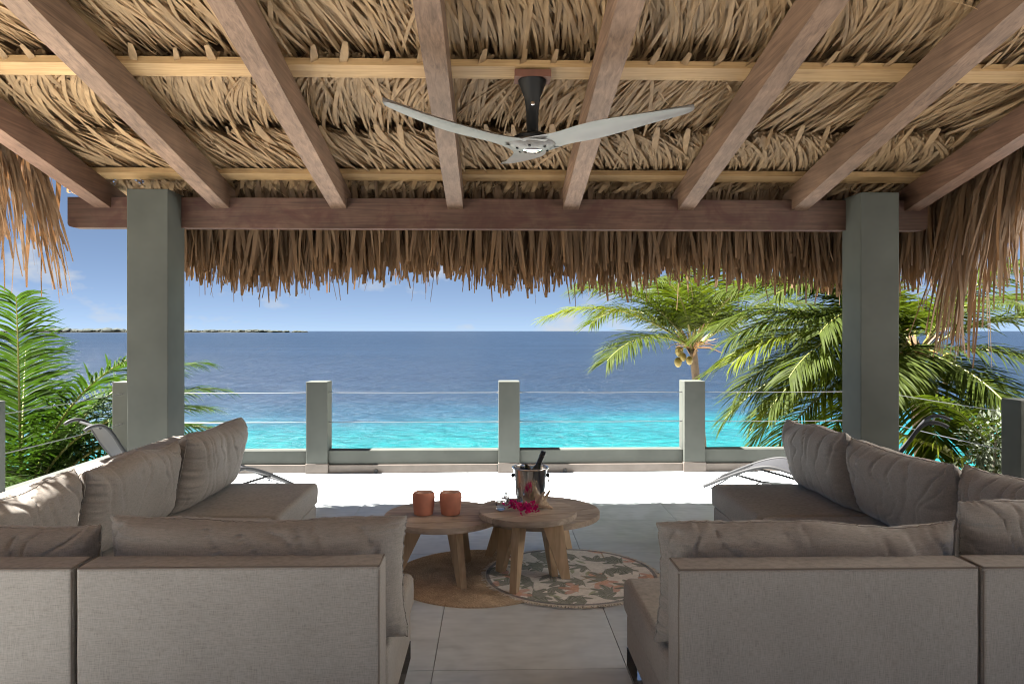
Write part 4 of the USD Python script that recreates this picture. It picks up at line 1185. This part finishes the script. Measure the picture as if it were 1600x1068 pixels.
palm("coconut_palm", "broad coconut palm close behind the right column with fronds reaching left over the railing", P2, (6.5, 10.9, -4.0),
     [(188, 30, 2.9, 62, 0), (200, 8, 2.7, 55, 0), (172, 48, 2.8, 66, 5), (180, -6, 2.5, 40, 0), (215, 38, 2.6, 75, 0), (160, 18, 3.0, 60, 0), (196, 58, 2.6, 60, -6), (230, 12, 2.2, 60, 0), (205, -18, 2.4, 45, 0), (170, -12, 2.7, 48, 0), (184, 14, 2.8, 62, 5), (222, -6, 2.0, 55, 0), (192, 22, 3.0, 58, 4), (178, 2, 2.9, 52, -4), (208, 22, 2.8, 66, 4), (166, 32, 3.1, 64, 6), (197, -10, 2.8, 46, 0), (175, 60, 3.0, 62, 0), (186, 44, 3.1, 64, 4), (204, 46, 2.9, 70, 0),
      (90, 55, 2.6, 60, 0), (60, 40, 2.6, 70, 0), (20, 45, 2.6, 70, 0), (-20, 35, 2.4, 70, 0), (-50, 10, 2.2, 60, 0), (-75, -10, 2.0, 50, 0), (-60, 60, 2.3, 60, 0), (130, 30, 2.8, 66, 0), (250, -22, 1.9, 50, 0), (290, -20, 2.1, 50, 10)], 2,
     coconuts=[(-0.05, -0.30, -0.30), (0.22, -0.22, -0.20), (0.40, -0.12, -0.05), (0.30, -0.25, -0.32), (-0.25, -0.20, -0.35), (0.05, -0.33, -0.48)], stalks=6, yellow=(3, 6, 12, 17), leaf_len=0.72, n=100)
palm("young_palm", "young palm at the lower right with fronds rising behind the right railing post", (6.55, 8.9, -0.95), (6.6, 9.0, -3.9),
     [(150, 74, 2.5, 42, 0), (180, 58, 2.5, 60, 0), (120, 70, 2.6, 50, 0), (200, 70, 2.4, 50, 0), (80, 66, 2.4, 60, 0), (0, 60, 2.2, 60, 0), (-60, 55, 2.0, 60, 0), (168, 40, 2.2, 55, 0), (230, 50, 2.0, 60, 0), (30, 75, 2.4, 45, 0)], 3, trunk_r=0.10, yellow=(1, 7), leaf_len=0.50, n=84)
palm("young_palm", "full green palm at the left edge with fronds rising beyond the left railing", (-6.0, 9.6, -0.75), (-6.1, 9.8, -3.9),
     [(-60, 80, 3.0, 34, 0), (30, 72, 3.0, 72, 0), (5, 52, 2.9, 74, 0), (60, 66, 2.9, 66, 0), (-20, 60, 2.7, 72, 0), (120, 70, 2.8, 50, 0), (-110, 62, 2.6, 60, 0), (-150, 55, 2.4, 65, 0), (15, 28, 2.8, 52, 0), (-45, 36, 2.4, 60, 0), (45, 40, 2.8, 66, 0), (-80, 40, 2.2, 60, 0), (-10, 10, 2.5, 45, 0), (22, 62, 2.9, 68, 0), (-8, 76, 2.9, 62, 6), (52, 52, 2.9, 66, 0), (35, 20, 2.9, 46, 0)], 4, trunk_r=0.11, leafmat="palm_leaf_deep", leaf_len=0.64, n=100)

# silver-leaved shrub beyond the right railing
rng = np.random.default_rng(50)
sb = thing("silver_shrub", "pale silvery leaved shrub beyond the right railing beside a post", "shrub", (5.35, 8.25, -3.4))
stems = []
n = 3600
cl = np.array([0.55, 0.55, 1.0]) * np.array([0, 0, 0.0]) + np.array([0.62, 0.62, 1.17]) * np.array([(0.0, 0.0, 2.55), (0.45, 0.25, 2.75), (-0.45, 0.1, 2.2), (0.3, -0.2, 2.15), (0.75, 0.3, 3.2), (0.9, 0.1, 2.5), (-0.2, 0.3, 2.65), (-0.9, 0.5, 1.95)])
ci = rng.integers(0, len(cl), n)
dirs = norm(rng.normal(size=(n, 3)))
c0 = cl[ci] + dirs * (0.36 * rng.random((n, 1)) ** 0.4)
d = norm(dirs + rng.normal(0, 0.5, (n, 3)) + [0, 0, 0.4])
obj("foliage", strips(rng, c0, d, norm(d + [0, 0, -0.2]), rng.uniform(0.05, 0.10, n), rng.uniform(0.022, 0.04, n), 4, 1.5, (0, 0, 1), 0.0, 0.0, 0.6, 0.8), "silver_leaf", sb, True)
for c in cl:
    stems.append(tube([(c[0] * 0.1, c[1] * 0.1, -0.1), (c[0] * 0.5, c[1] * 0.6, c[2] * 0.5), tuple(c)], 0.016, 6))
obj("stem", cat(*stems), "palm_trunk", sb, True)
